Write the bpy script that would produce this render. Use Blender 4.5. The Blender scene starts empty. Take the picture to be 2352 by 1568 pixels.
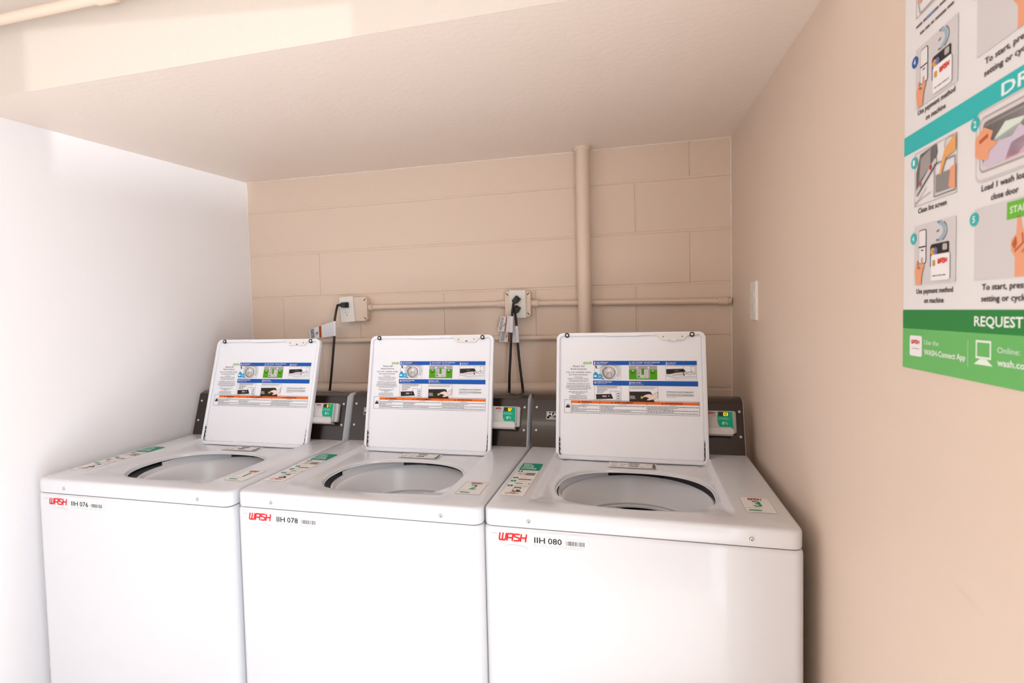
import bpy, math, random
from mathutils import Vector, Matrix
from mathutils.geometry import tessellate_polygon

# ------------------------------------------------------------------ basics
COL = bpy.context.scene.collection
sc = bpy.context.scene
PI = math.pi


def lin(h):
    h = h.lstrip('#')
    out = []
    for i in (0, 2, 4):
        c = int(h[i:i + 2], 16) / 255
        out.append(c / 12.92 if c <= .04045 else ((c + .055) / 1.055) ** 2.4)
    return tuple(out) + (1,)


MATS = {}


def mat(key, color, rough=.5, metal=0, bump=0, bscale=60, coat=0, emit=0, noise=0, nscale=8, ior=None, tint=None):
    if key in MATS:
        return MATS[key]
    m = bpy.data.materials.new(key)
    m.use_nodes = True
    nt = m.node_tree
    b = nt.nodes['Principled BSDF']
    c = lin(color) if isinstance(color, str) else color
    b.inputs['Base Color'].default_value = c
    b.inputs['Roughness'].default_value = rough
    b.inputs['Metallic'].default_value = metal
    if coat:
        b.inputs['Coat Weight'].default_value = coat
        b.inputs['Coat Roughness'].default_value = .06
    if emit:
        b.inputs['Emission Color'].default_value = c
        b.inputs['Emission Strength'].default_value = emit
    tc = None
    if bump or noise:
        tc = nt.nodes.new('ShaderNodeTexCoord')
    if noise:
        n = nt.nodes.new('ShaderNodeTexNoise')
        n.inputs['Scale'].default_value = nscale
        n.inputs['Detail'].default_value = 5
        nt.links.new(tc.outputs['Object'], n.inputs['Vector'])
        r = nt.nodes.new('ShaderNodeMix')
        r.data_type = 'RGBA'
        r.inputs['A'].default_value = tuple(x * (1 - noise) for x in c[:3]) + (1,)
        r.inputs['B'].default_value = tuple(min(1, x * (1 + noise)) for x in c[:3]) + (1,)
        nt.links.new(n.outputs['Fac'], r.inputs['Factor'])
        nt.links.new(r.outputs['Result'], b.inputs['Base Color'])
    if bump:
        n = nt.nodes.new('ShaderNodeTexNoise')
        n.inputs['Scale'].default_value = bscale
        n.inputs['Detail'].default_value = 6
        nt.links.new(tc.outputs['Object'], n.inputs['Vector'])
        bp = nt.nodes.new('ShaderNodeBump')
        bp.inputs['Strength'].default_value = 1
        bp.inputs['Distance'].default_value = bump
        nt.links.new(n.outputs['Fac'], bp.inputs['Height'])
        nt.links.new(bp.outputs['Normal'], b.inputs['Normal'])
    MATS[key] = m
    return m


def inkmat(hexcol):
    m = mat('ink_' + hexcol.strip('#'), hexcol, rough=.55)
    m.node_tree.nodes['Principled BSDF'].inputs['Specular IOR Level'].default_value = .25
    return m


class MB:
    """collects faces of one mesh"""

    def __init__(s):
        s.v, s.f, s.m, s.mats = [], [], [], []

    def mi(s, m):
        if m not in s.mats:
            s.mats.append(m)
        return s.mats.index(m)

    def add(s, vs, fs, m):
        o = len(s.v)
        k = s.mi(m)
        s.v += [tuple(p) for p in vs]
        for f in fs:
            s.f.append([i + o for i in f])
            s.m.append(k)

    def box(s, a, b, m, f=None):
        x0, y0, z0 = a
        x1, y1, z1 = b
        vs = [(x0, y0, z0), (x1, y0, z0), (x1, y1, z0), (x0, y1, z0), (x0, y0, z1), (x1, y0, z1), (x1, y1, z1), (x0, y1, z1)]
        if f:
            vs = [f(*p) for p in vs]
        s.add(vs, [(0, 3, 2, 1), (4, 5, 6, 7), (0, 1, 5, 4), (1, 2, 6, 5), (2, 3, 7, 6), (3, 0, 4, 7)], m)

    def loft(s, rings, m, cap0=False, cap1=False, closed=True):
        n = len(rings[0])
        vs = [p for r in rings for p in r]
        fs = []
        for i in range(len(rings) - 1):
            for j in range(n if closed else n - 1):
                k = (j + 1) % n
                fs.append((i * n + j, i * n + k, (i + 1) * n + k, (i + 1) * n + j))
        if cap0:
            fs.append(tuple(range(n - 1, -1, -1)))
        if cap1:
            fs.append(tuple(range((len(rings) - 1) * n, len(rings) * n)))
        s.add(vs, fs, m)

    def tube(s, pts, r, m, n=12, caps=True):
        pts = [Vector(p) for p in pts]
        rings = []
        up = None
        for i, p in enumerate(pts):
            d = (pts[min(i + 1, len(pts) - 1)] - pts[max(i - 1, 0)]).normalized()
            if up is None:
                up = d.orthogonal().normalized()
            up = (up - d * up.dot(d)).normalized()
            w = d.cross(up)
            rr = r[i] if isinstance(r, (list, tuple)) else r
            rings.append([p + (up * math.cos(a) + w * math.sin(a)) * rr for a in [2 * PI * k / n for k in range(n)]])
        s.loft(rings, m, caps, caps)

    def disc(s, c, ax, r, m, n=20, r1=None, d=0):
        """cylinder/cone from c along ax by d"""
        c, ax = Vector(c), Vector(ax).normalized()
        s.tube([c, c + ax * d], [r, r if r1 is None else r1], m, n)

    def obj(s, name, parent=None, smooth=35):
        me = bpy.data.meshes.new(name)
        me.from_pydata(s.v, [], s.f)
        for m in s.mats:
            me.materials.append(m)
        me.polygons.foreach_set('material_index', s.m)
        if smooth:
            me.polygons.foreach_set('use_smooth', [True] * len(me.polygons))
            me.set_sharp_from_angle(angle=math.radians(smooth))
        me.update()
        return link(name, me, parent)


def link(name, me, parent=None):
    o = bpy.data.objects.new(name, me)
    COL.objects.link(o)
    if parent:
        o.parent = parent
    return o


def thing(name, label, cat, loc=(0, 0, 0), rz=0, group=None):
    o = bpy.data.objects.new(name, None)
    o.empty_display_size = .05
    COL.objects.link(o)
    o.location = loc
    o.rotation_euler = (0, 0, rz)
    return tag(o, label, cat, group)


def tag(o, label, cat, group=None):
    o['label'] = label
    o['category'] = cat
    if group:
        o['group'] = group
    return o


def structure(o):
    o['kind'] = 'structure'
    return o


def rrect(x0, x1, y0, y1, r, n=6):
    out = []
    for cx, cy, a0 in ((x1 - r, y1 - r, 0), (x0 + r, y1 - r, 90), (x0 + r, y0 + r, 180), (x1 - r, y0 + r, 270)):
        for k in range(n + 1):
            a = math.radians(a0 + 90 * k / n)
            out.append((cx + r * math.cos(a), cy + r * math.sin(a)))
    return out


def insr(x0, x1, y0, y1, r, d, n=6):
    return rrect(x0 + d, x1 - d, y0 + d, y1 - d, max(r - d, .0008), n)


def smooth_path(pts, k=6):
    P = [Vector(p) for p in pts]
    P = [P[0] * 2 - P[1]] + P + [P[-1] * 2 - P[-2]]
    out = []
    for i in range(1, len(P) - 2):
        for j in range(k):
            t = j / k
            out.append(.5 * ((2 * P[i]) + (P[i + 1] - P[i - 1]) * t + (2 * P[i - 1] - 5 * P[i] + 4 * P[i + 1] - P[i + 2]) * t * t
                             + (-P[i - 1] + 3 * P[i] - 3 * P[i + 1] + P[i + 2]) * t ** 3))
    out.append(P[-2])
    return out


# ------------------------------------------------------------------ printed graphics
TXT = {}


def text_geo(s, bold):
    k = (s, bold)
    if k not in TXT:
        cu = bpy.data.curves.new('t', 'FONT')
        cu.body = s
        cu.resolution_u = 2
        cu.offset = .018 if bold else 0
        o = bpy.data.objects.new('t', cu)
        me = o.to_mesh()
        vs = [(v.co.x, v.co.y) for v in me.vertices]
        fs = [tuple(p.vertices) for p in me.polygons]
        o.to_mesh_clear()
        bpy.data.objects.remove(o)
        bpy.data.curves.remove(cu)
        if not vs:
            vs = [(0, 0)]
        x0 = min(v[0] for v in vs)
        w = max(v[0] for v in vs) - x0
        TXT[k] = ([((a - x0), b) for a, b in vs], fs, w)
    return TXT[k]


def cap_h():
    vs = text_geo('H', False)[0]
    return max(v[1] for v in vs) - min(v[1] for v in vs)


CAP = cap_h()


class D:
    """flat artwork: shapes in 2-D coordinates, fn maps (x, y, layer) to a point; yd: y grows downward"""

    def __init__(s, fn, yd=False, seed=1):
        s.fn, s.sy, s.mb, s.l, s.rnd = fn, (-1 if yd else 1), MB(), 0, random.Random(seed)

    def lay(s, l):
        s.l = l
        return s

    def poly(s, pts, c):
        pts = [tuple(p) for p in pts]
        tris = tessellate_polygon([[Vector((a, b, 0)) for a, b in pts]])
        s.mb.add([s.fn(a, b, s.l) for a, b in pts], [tuple(t) for t in tris], inkmat(c))

    def rect(s, x0, y0, x1, y1, c):
        s.mb.add([s.fn(x0, y0, s.l), s.fn(x1, y0, s.l), s.fn(x1, y1, s.l), s.fn(x0, y1, s.l)], [(0, 1, 2, 3)], inkmat(c))

    def rr(s, x0, y0, x1, y1, r, c):
        s.poly(rrect(min(x0, x1), max(x0, x1), min(y0, y1), max(y0, y1), r, 4), c)

    def frame(s, x0, y0, x1, y1, w, c):
        s.line([(x0, y0), (x1, y0), (x1, y1), (x0, y1), (x0, y0)], w, c)

    def ell(s, cx, cy, rx, ry, c, n=20):
        s.poly([(cx + rx * math.cos(2 * PI * k / n), cy + ry * math.sin(2 * PI * k / n)) for k in range(n)], c)

    def arc(s, cx, cy, rx, ry, a0, a1, w, c, n=16):
        s.line([(cx + rx * math.cos(math.radians(a0 + (a1 - a0) * k / n)), cy + ry * math.sin(math.radians(a0 + (a1 - a0) * k / n))) for k in range(n + 1)], w, c)

    def line(s, pts, w, c):
        P = [Vector(p) for p in pts]
        L, R = [], []
        for i, p in enumerate(P):
            if len(P) > 2 and P[0] == P[-1] and i in (0, len(P) - 1):
                a, b = (P[0] - P[-2]).normalized(), (P[1] - P[0]).normalized()
            else:
                a = (P[i] - P[i - 1]).normalized() if i else (P[1] - P[0]).normalized()
                b = (P[i + 1] - P[i]).normalized() if i < len(P) - 1 else a
            t = (a + b)
            t = t.normalized() if t.length > 1e-6 else a
            n = Vector((-t.y, t.x))
            k = 1 / max(.5, n.dot(Vector((-a.y, a.x))))
            L.append(p + n * w / 2 * k)
            R.append(p - n * w / 2 * k)
        vs = [s.fn(q.x, q.y, s.l) for q in L + R]
        n = len(P)
        s.mb.add(vs, [(i, i + 1, n + i + 1, n + i) for i in range(n - 1)], inkmat(c))

    def text(s, t, x, y, h, c, w=None, al='l', bold=False, shear=0):
        vs, fs, tw = text_geo(t, bold)
        k = h / CAP
        kx = w / tw if w else k
        W = tw * kx
        x0 = x - (W / 2 if al == 'c' else W if al == 'r' else 0)
        s.mb.add([s.fn(x0 + a * kx + shear * b * k, y + s.sy * b * k, s.l) for a, b in vs], fs, inkmat(c))

    def greek(s, x0, x1, y, h, c, al='l'):
        """a line of print too small to read: dashes of word length"""
        x = x0
        while x < x1 - h * .5:
            w = min(h * s.rnd.uniform(1.2, 4.5), x1 - x)
            s.rect(x, y, x + w, y + s.sy * h * .55, c)
            x += w + h * .55

    def bars(s, x0, x1, y0, y1, c, n):
        w = (x1 - x0) / n
        for i in range(n):
            k = s.rnd.uniform(.35, .75)
            s.rect(x0 + i * w, y0, x0 + (i + k) * w, y1, c)

    def wash(s, x, y, w, h, c, t=.13, shear=.16):
        """the operator's red word mark, squared-off letters leaning right"""
        def L(pts, x0, k=1):
            q = []
            for a, b in pts:
                q.append((x + (x0 + a * .215) * w + shear * b * h * .9, y + s.sy * b * h))
            s.line(q, t * h * 1.25 * k, c)
        e = .08
        L([(0.02, 1), (0, .22), (.1, e), (.95, e), (1.05, .22), (1.1, 1)], 0)
        L([(.54, 1), (.52, e)], 0)
        L([(0, 0), (.02, .8), (.12, 1 - e), (.9, 1 - e), (.9, 0)], .285)
        L([(0, .42), (.9, .42)], .285)
        L([(.9, 1 - e), (.12, 1 - e), (.02, .8), (.05, .6), (.85, .45), (.9, .22), (.8, e), (0, e)], .53)
        L([(0, 0), (0.02, 1)], .775)
        L([(.85, 0), (.87, 1)], .775)
        L([(0, .5), (.85, .5)], .775)

    def obj(s, name, parent=None):
        return s.mb.obj(name, parent, smooth=0)


# ------------------------------------------------------------------ measured layout
CAM = dict(cx=1.816, cy=-2.1879, cz=1.3729, yaw=.263, pitch=-.0408, roll=-.0236, f=1223.74, ppx=1141.88, ppy=768.78)
W, AL, AR = 2.1528, -.024, .0198       # width at the back wall, drift of the side walls per metre
HL, HR, GF = 2.025, 2.0124, -.0325     # soffit height at the back, left and right, and its fall toward the room
DEP = 1.1204                           # depth of the alcove under the soffit
CEIL, YF = 2.48, -3.7
DOOR0, DOOR1, DOORH = -2.02, -3.08, 1.957
XL = lambda y: AL * -y
XR = lambda y: W + AR * -y

PAINT = (.755, .608, .490, 1)
wallm = mat('painted_wall', PAINT, rough=.5, bump=.0006, bscale=45, noise=.012, nscale=2.5)
blockm = mat('painted_block', PAINT, rough=.5, bump=.0016, bscale=22, noise=.012, nscale=2.5)
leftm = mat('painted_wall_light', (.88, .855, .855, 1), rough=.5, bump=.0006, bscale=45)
soffm = mat('painted_soffit', (.89, .765, .675, 1), rough=.42, bump=.0009, bscale=55)
pipem = mat('painted_pipe', PAINT, rough=.42, bump=.0003, bscale=40)
caulkm = mat('caulk', (.82, .74, .66, 1), rough=.5)
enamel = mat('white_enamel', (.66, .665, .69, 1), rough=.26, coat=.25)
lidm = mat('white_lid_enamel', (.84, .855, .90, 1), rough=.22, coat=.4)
plastic = mat('white_plastic', (.78, .77, .75, 1), rough=.35)
darkm = mat('dark_console', '#21130d', rough=.17, coat=.15)
blackm = mat('black_rubber', '#0e0d0d', rough=.45)
cordm = mat('black_cord', '#121011', rough=.35)
chrome = mat('steel', (.62, .6, .58, 1), rough=.28, metal=1)
screwm = mat('screw_dull', (.20, .18, .16, 1), rough=.4, metal=.6)
tubm = mat('tub_white', (.87, .86, .87, 1), rough=.3)
coverm = mat('tub_cover_shaded', (.20, .19, .21, 1), rough=.4)  # darkened to stand in for the shade in the gap round the ring
basketm = mat('basket_shaded', '#1a1818', rough=.5)  # near-black instead of steel: shade inside the basket put into its colour
greym = mat('reader_grey', '#c9c6c4', rough=.35)
platem = mat('cover_plate', (.80, .77, .71, 1), rough=.3)
paperm = mat('tag_paper', (.80, .80, .82, 1), rough=.45)


# ------------------------------------------------------------------ room
def wall_prism(name, pts, z0, z1, m):
    mb = MB()
    n = len(pts)
    mb.add([(x, y, z0) for x, y in pts] + [(x, y, z1) for x, y in pts],
           [tuple(range(n - 1, -1, -1)), tuple(range(n, 2 * n))] + [(i, (i + 1) % n, n + (i + 1) % n, n + i) for i in range(n)], m)
    return structure(mb.obj(name, smooth=0))


# block wall at the back
mb = MB()
z0, ch = 1.8771, .2032
xj = 2.0066
g, dp = .0032, .0026
rnd = random.Random(4)
k = -1
while z0 - ch * k > -.2:
    zt, zb = z0 - ch * k, max(z0 - ch * (k + 1), 0)      # course between joints k and k+1
    if zt <= 0:
        break
    zt2 = min(zt, 2.2)
    n0 = xj - (ch if k % 2 == 0 else 0)
    xs = []
    n = -8
    while n0 + n * 2 * ch < W + .3:
        xs.append(n0 + n * 2 * ch)
        n += 1
    for i in range(len(xs) - 1):
        a, b = max(xs[i], -.14), min(xs[i + 1], W + .14)
        if b - a < .005:
            continue
        gl = g * rnd.choice((.45, .8, 1.1))
        gr = g * rnd.choice((.45, .8, 1.1))
        gt = g * rnd.uniform(.7, 1.2)
        e = .003
        # joints left of the pipe are nearly filled with paint
        fl_, fr_ = (.0003 if a < 1.5 else gl), (.0003 if b < 1.5 else gr)
        el, er = (.0009 if a < 1.5 else e), (.0009 if b < 1.5 else e)
        hid = lambda q: 0 < q < 1.5 and (k <= 0 or (k == 1 and abs(q - .38) > .1))   # joints painted over completely
        if hid(a):
            fl_ = el = 0
        if hid(b):
            fr_ = er = 0
        mb.add([(a + fl_, dp, zb + gt), (b - fr_, dp, zb + gt), (b - fr_, dp, zt2 - gt), (a + fl_, dp, zt2 - gt),
                (a + fl_ + el, 0, zb + gt + e), (b - fr_ - er, 0, zb + gt + e), (b - fr_ - er, 0, zt2 - gt - e), (a + fl_ + el, 0, zt2 - gt - e)],
               [(4, 5, 6, 7), (0, 1, 5, 4), (1, 2, 6, 5), (2, 3, 7, 6), (3, 0, 4, 7)], blockm)
    k += 1
mb.add([(-.15, dp, 0), (W + .15, dp, 0), (W + .15, dp, 2.2), (-.15, dp, 2.2)], [(0, 1, 2, 3)], blockm)
mb.box((-.15, dp + .001, 0), (W + .15, .15, 2.2), blockm)
structure(mb.obj('wall_back', smooth=0))

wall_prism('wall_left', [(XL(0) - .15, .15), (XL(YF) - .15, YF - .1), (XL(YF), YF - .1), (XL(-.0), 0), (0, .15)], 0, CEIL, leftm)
# right wall with the doorway beside the camera
mb = MB()


def rwall(y0, y1, za, zb):
    vs = [(XR(y0), y0), (XR(y1), y1), (XR(y1) + .16, y1), (XR(y0) + .16, y0)]
    mb.add([(x, y, za) for x, y in vs] + [(x, y, zb) for x, y in vs],
           [(3, 2, 1, 0), (4, 5, 6, 7), (0, 1, 5, 4), (1, 2, 6, 5), (2, 3, 7, 6), (3, 0, 4, 7)], rightm)


# the paint of the right wall carries one faint scuff low down near the poster
rightm = wallm.copy()
rightm.name = 'painted_wall_scuffed'
nt = rightm.node_tree
bs = nt.nodes['Principled BSDF']
tcn = nt.nodes.new('ShaderNodeTexCoord')
mp = nt.nodes.new('ShaderNodeMapping')
mp.vector_type = 'TEXTURE'
mp.inputs['Location'].default_value = (2.18, -1.455, 1.028)
mp.inputs['Rotation'].default_value = (math.radians(8), 0, 0)
mp.inputs['Scale'].default_value = (1, .040, .0065)
ln = nt.nodes.new('ShaderNodeVectorMath')
ln.operation = 'LENGTH'
mr = nt.nodes.new('ShaderNodeMapRange')
mr.inputs['From Min'].default_value, mr.inputs['From Max'].default_value = .2, 1.0
mr.inputs['To Min'].default_value, mr.inputs['To Max'].default_value = .10, 0
mxn = nt.nodes.new('ShaderNodeMix')
mxn.data_type = 'RGBA'
mxn.inputs['B'].default_value = (.38, .30, .25, 1)
src = bs.inputs['Base Color'].links[0].from_socket
nt.links.new(tcn.outputs['Object'], mp.inputs['Vector'])
nt.links.new(mp.outputs['Vector'], ln.inputs[0])
nt.links.new(ln.outputs['Value'], mr.inputs['Value'])
nt.links.new(mr.outputs['Result'], mxn.inputs['Factor'])
nt.links.new(src, mxn.inputs['A'])
nt.links.new(mxn.outputs['Result'], bs.inputs['Base Color'])
rwall(.15, DOOR0, 0, CEIL)
rwall(DOOR0, DOOR1, DOORH, CEIL)
rwall(DOOR1, YF - .1, 0, CEIL)
structure(mb.obj('wall_right', smooth=0))
wall_prism('wall_front', [(XL(YF) - .1, YF), (XR(YF) + .1, YF), (XR(YF) + .1, YF - .15), (XL(YF) - .1, YF - .15)], 0, CEIL, wallm)
floorm = mat('floor_concrete', (.64, .61, .58, 1), rough=.45, noise=.12, nscale=5, bump=.0005)
wall_prism('floor', [(XL(YF) - .15, YF - .15), (XR(YF) + .16, YF - .15), (W + .16, .15), (-.15, .15)], -.06, 0, floorm)
wall_prism('ceiling', [(XL(YF) - .15, YF - .15), (XR(YF) + .16, YF - .15), (W + .16, .15), (-.15, .15)], CEIL, CEIL + .08, soffm)
# dropped soffit with its front face
mb = MB()
yf = -DEP
vs = [(XL(0), 0, HL), (XR(0), 0, HR), (XR(yf), yf, HR + GF * DEP), (XL(yf), yf, HL + GF * DEP)]
vs += [(x, y, CEIL) for x, y, z in vs]
mb.add(vs, [(3, 2, 1, 0)], soffm)
mb.add(vs, [(3, 7, 6, 2)], mat('painted_header', (.61, .545, .475, 1), rough=.5, bump=.0008, bscale=70))
mb.add(vs, [(0, 1, 5, 4), (1, 2, 6, 5), (3, 0, 4, 7)], soffm)
structure(mb.obj('trim_1', smooth=0))
# ragged paint bead where the block wall meets soffit and side walls
mb = MB()
rnd = random.Random(2)
pts = [(t * W / 60, -.0005, HL + (HR - HL) * t / 60 - .0012 + rnd.uniform(-.0012, .0012)) for t in range(61)]
mb.tube(pts, [.0028 + rnd.uniform(-.001, .001) for _ in pts], caulkm, 6)
for x in (0.0005, W - .0005):
    pts = [(x + rnd.uniform(-.0006, .0006), -.0005, t * 2.01 / 60) for t in range(61)]
    mb.tube(pts, [.0026 + rnd.uniform(-.0009, .0009) for _ in pts], caulkm, 6)
structure(mb.obj('trim_2'))
# door frame round the opening
mb = MB()
jm = mat('door_frame_paint', (.62, .56, .5, 1), rough=.4)
xw = XR(-2.5)
mb.box((xw - .012, DOOR0, 0), (xw + .17, DOOR0 + .035, DOORH + .035), jm)
mb.box((xw - .012, DOOR1 - .035, 0), (xw + .17, DOOR1, DOORH + .035), jm)
mb.box((xw - .012, DOOR1, DOORH), (xw + .17, DOOR0, DOORH + .035), jm)
structure(mb.obj('trim_3', smooth=0))

# ------------------------------------------------------------------ pipes on the walls
R1 = .0265
# vertical drain pipe with its tee
o = MB()
zt = HL + (HR - HL) * .74 + .001
o.tube([(1.6042, -.0555, 0), (1.6042, -.0555, zt)], R1, pipem, 24)
vp = o.obj('drain_pipe')
tag(vp, 'tan painted vertical pipe running up the block wall to the soffit', 'pipe')
o = MB()
o.tube([(1.6042, -.0555, zt - .016), (1.6042, -.0555, zt - .012), (1.6042, -.0555, zt)], [R1 + .001, R1 + .0045, R1 + .0055], pipem, 24)
o.obj('pipe_collar', vp)
o = MB()
o.tube([(.12, -.030, 1.034), (1.572, -.030, 1.059)], .0262, pipem, 24)
hp = o.obj('drain_pipe')
tag(hp, 'thick tan painted pipe lying level just above the washer consoles', 'pipe')
for x in (.34, 1.335):
    o = MB()
    z = 1.034 + .0173 * (x - .12)
    o.tube([(x, -.030, z), (x + .012, -.030, z)], .0285, pipem, 24)
    o.obj('pipe_collar', hp)
o = MB()
o.tube([(.10, -.014, 1.262), (1.60, -.014, 1.2672)], .0108, pipem, 16)
wp = o.obj('water_pipe')
tag(wp, 'thin tan painted pipe between the outlet conduit and the thick drain pipe', 'pipe')
rnd = random.Random(5)


def conduit(x0, x1, za, zb, label, conn):
    o = MB()
    o.tube([(x0, -.0155, za), (x1, -.0155, zb)], .0117, pipem, 16)
    c = o.obj('conduit')
    tag(c, label, 'conduit', 'painted conduit lengths on the block wall')
    for x in conn:
        o = MB()
        z = za + (zb - za) * (x - x0) / (x1 - x0)
        s = 1 if x < (x0 + x1) / 2 else -1
        o.tube([(x - s * .004, -.0165, z), (x + s * .024, -.0165, z)], .0152, pipem, 16)
        o.disc((x + s * .016, -.031, z + .004), (0, -1, 0), .0045, pipem, 10, d=.004)
        o.tube([(x - s * .008, -.0165, z), (x - s * .004, -.0165, z)], .0165, pipem, 8)
        o.obj('connector', c)
    return c


conduit(.634, 1.264, 1.4115, 1.4105, 'long tan painted conduit joining the two outlet boxes on the back wall', (.634, 1.264))
conduit(1.388, XR(-.024) - .006, 1.4095, 1.3975, 'tan painted conduit from the second outlet box to the right wall, behind the pipe', (1.388, 2.127))

# pipe along the top of the soffit face, upper left corner
o = MB()
yy = -DEP - .028
o.tube([(-.02, yy, 2.166), (1.6, yy, 2.157)], .0125, pipem, 16)
tp = o.obj('ceiling_conduit')
tag(tp, 'cream painted pipe running along the soffit face in the upper left corner', 'conduit')
o = MB()
o.tube([(.545, yy, 2.163), (.60, yy, 2.1627)], .0165, pipem, 16)
o.disc((.572, yy - .016, 2.155), (0, -1, 0), .006, pipem, 10, d=.006)
o.obj('connector', tp)


# ------------------------------------------------------------------ outlets and cords
def receptacle_holes(d, cx, cz, s=1):
    d.rect(cx - .0068, cz + .0015, cx - .0050, cz + .0095, '#4a443e')
    d.rect(cx + .0050, cz + .0025, cx + .0066, cz + .0090, '#4a443e')
    d.ell(cx, cz - .0062, .0022, .0026, '#2c2724', 10)


def outlet_box(name, cx, cz, plate_dx, tilt, label, ears):
    t = thing(name, label, 'outlet', (cx, 0, cz), 0, 'outlets on the block wall')
    o = MB()
    hw = .0535
    rings = []
    for y, i in ((0, 0), (-.030, 0), (-.033, .003)):
        rings.append([(a, y, b) for a, b in insr(-hw, hw, -hw, hw, .012, i)])
    o.loft(rings, pipem, False, True)
    for q in range(3):
        o.disc((-hw + .002, -.02, -.03 + .03 * q), (-1, 0, 0), .009, pipem, 14, d=.003)
        o.disc((hw - .002, -.02, -.03 + .03 * q), (1, 0, 0), .009, pipem, 14, d=.003)
    o.obj('junction_box', t)
    o = MB()
    rings = [[(a, y, b) for a, b in insr(-hw - .001, hw + .001, -hw - .001, hw + .001, .014, i)] for y, i in ((-.033, 0), (-.0365, 0), (-.038, .002))]
    o.loft(rings, pipem, False, True)
    for sx, sz in ((-1, 1), (1, 1), (1, -1)):
        c, s = (.7, .7 * sx * sz)
        o.add([(sx * .0445 + a * c - b * s, -.0384, sz * .041 + a * s + b * c) for a, b in ((-.0065, -.0018), (.0065, -.0018), (.0065, .0018), (-.0065, .0018))], [(0, 1, 2, 3)], blackm)
    o.obj('box_cover', t)
    R = Matrix.Rotation(tilt, 3, 'Y')
    f = lambda x, y, z: tuple(R @ Vector((x, y, z)) + Vector((plate_dx, 0, 0)))
    o = MB()
    rings = [[f(a, y, b) for a, b in insr(-.035, .035, -.0575, .0575, .003, i)] for y, i in ((-.038, 0), (-.0445, 0), (-.0465, .002))]
    o.loft(rings, platem, False, True)
    pl = o.obj('cover_plate', t)
    o = MB()
    for dz in (.0195, -.0195):
        pts = rrect(-.0165, .0165, dz - .0135, dz + .0135, .006, 4)
        o.loft([[f(a, -.0463, b) for a, b in pts], [f(a, -.0482, b) for a, b in pts]], platem, False, True)
    o.disc(f(0, -.0463, 0), (0, -1, 0), .003, plastic, 10, d=.0012)
    o.obj('receptacle', pl)
    d = D(lambda a, b, l: f(a, -.0484 - l * .0001, b))
    for dz in (.0195, -.0195):
        d = D(lambda a, b, l: f(a, -.0484 - l * .0001, b))
        receptacle_holes(d, 0, dz)
        d.obj('socket_slots', pl)
    return t


outlet_box('wall_outlet', .583, 1.4055, -.041, math.radians(-3), 'white outlet on the block wall with one black plug, above the first washer', True)
outlet_box('wall_outlet', 1.328, 1.408, .001, 0, 'white outlet on the block wall with two black plugs, left of the vertical pipe', True)


def plug(parent, sx, sz, ang, tail=.036):
    """right-angle flat plug whose face sits on the socket"""
    o = MB()
    c = Vector((sx, -.0485, sz))
    u = Vector((math.cos(ang), 0, math.sin(ang)))
    w = Vector((-math.sin(ang), 0, math.cos(ang)))
    rings = []
    for y, a0, a1, hw in ((0, -.013, .012, .0125), (-.012, -.014, .012, .0125), (-.020, -.018, .010, .0110), (-.024, -.018, .006, .009)):
        rings.append([tuple(c + Vector((0, y, 0)) + u * a + w * b) for a, b in rrect(a0, a1, -hw, hw, .004, 3)])
    o.loft(rings, cordm, True, True)
    p = c + Vector((0, -.016, 0))
    o.tube([p - u * .006, p - u * (.006 + (tail - .006) / 2), p - u * tail], [.0085, .0065, .0055], cordm, 12)
    o.obj('plug', parent)
    return p - u * tail


def cord(label, sx, sz, ang, pts, tagpts, tagline, flip=1):
    t = thing('power_cord', label, 'cord', (sx, 0, sz), 0, 'black power cords of the washers')
    holder = t
    o_parent = holder
    inv = Vector((sx, 0, sz))
    q = plug(t, 0, 0, ang, .036 if ang == 0 else .017)
    path = [q] + [Vector(p) - inv for p in pts]
    o = MB()
    o.tube(smooth_path(path, 6), .0052, cordm, 12)
    o.obj('cable', t)
    # paper warning flag folded round the cable
    A = [Vector(p) - inv for p in tagpts]      # tl, tr, br, bl : tr/br at the cable
    n = 10
    bow = .010 * flip

    def fn(a, b, l):
        # a: 0 at cable .. 1 at the free end
        top = A[1].lerp(A[0], a)
        bot = A[2].lerp(A[3], a)
        p = top.lerp(bot, b)
        return (p.x, p.y - .0072 + bow * math.sin(a * PI * .9) - l * .0003 + .03 * a * a * flip, p.z)
    o = MB()
    vs, fs = [], []
    for i in range(n + 1):
        for j in range(2):
            p = fn(i / n, j, 0)
            vs.append(p)
            vs.append((p[0], p[1] + .0012, p[2]))
    for i in range(n):
        a = i * 4
        fs += [(a, a + 4, a + 6, a + 2), (a + 1, a + 3, a + 7, a + 5), (a, a + 1, a + 5, a + 4), (a + 2, a + 6, a + 7, a + 3)]
    fs += [(0, 2, 3, 1), (n * 4, n * 4 + 1, n * 4 + 3, n * 4 + 2)]
    o.add(vs, fs, paperm)
    # the wrap round the cable
    cc = (A[1] + A[2]) / 2
    ax = (A[1] - A[2])
    o.tube([A[2], A[1]], .0075, paperm, 14, False)
    tg = o.obj('warning_tag', t)
    d = D(lambda a, b, l: fn(a, b, 1 + l), seed=int(sx * 100))
    for i in range(6):
        pass
    a0 = tagline
    for i in range(4):          # orange band in short strips so that it follows the bend
        d.rect(a0 + .1 * i / 4, .02, a0 + .1 * (i + 1) / 4, .98, '#b4501e')
    d.ell(a0 + .19, .55, .05, .09, '#2a2422', 14)
    d.lay(1).ell(a0 + .19, .55, .025, .05, '#d8d4d4', 14)
    d.lay(0).line([(a0 + .15, .4), (a0 + .24, .7)], .02, '#2a2422')
    for i in range(7):
        a = a0 + .30 + i * (.94 - a0 - .30) / 7
        y = .06
        while y < .9:
            h = d.rnd.uniform(.05, .2)
            d.rect(a, y, a + .022, min(.95, y + h), '#8a8488')
            y += h + .03
    d.obj('tag_print', tg)
    return t


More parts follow.
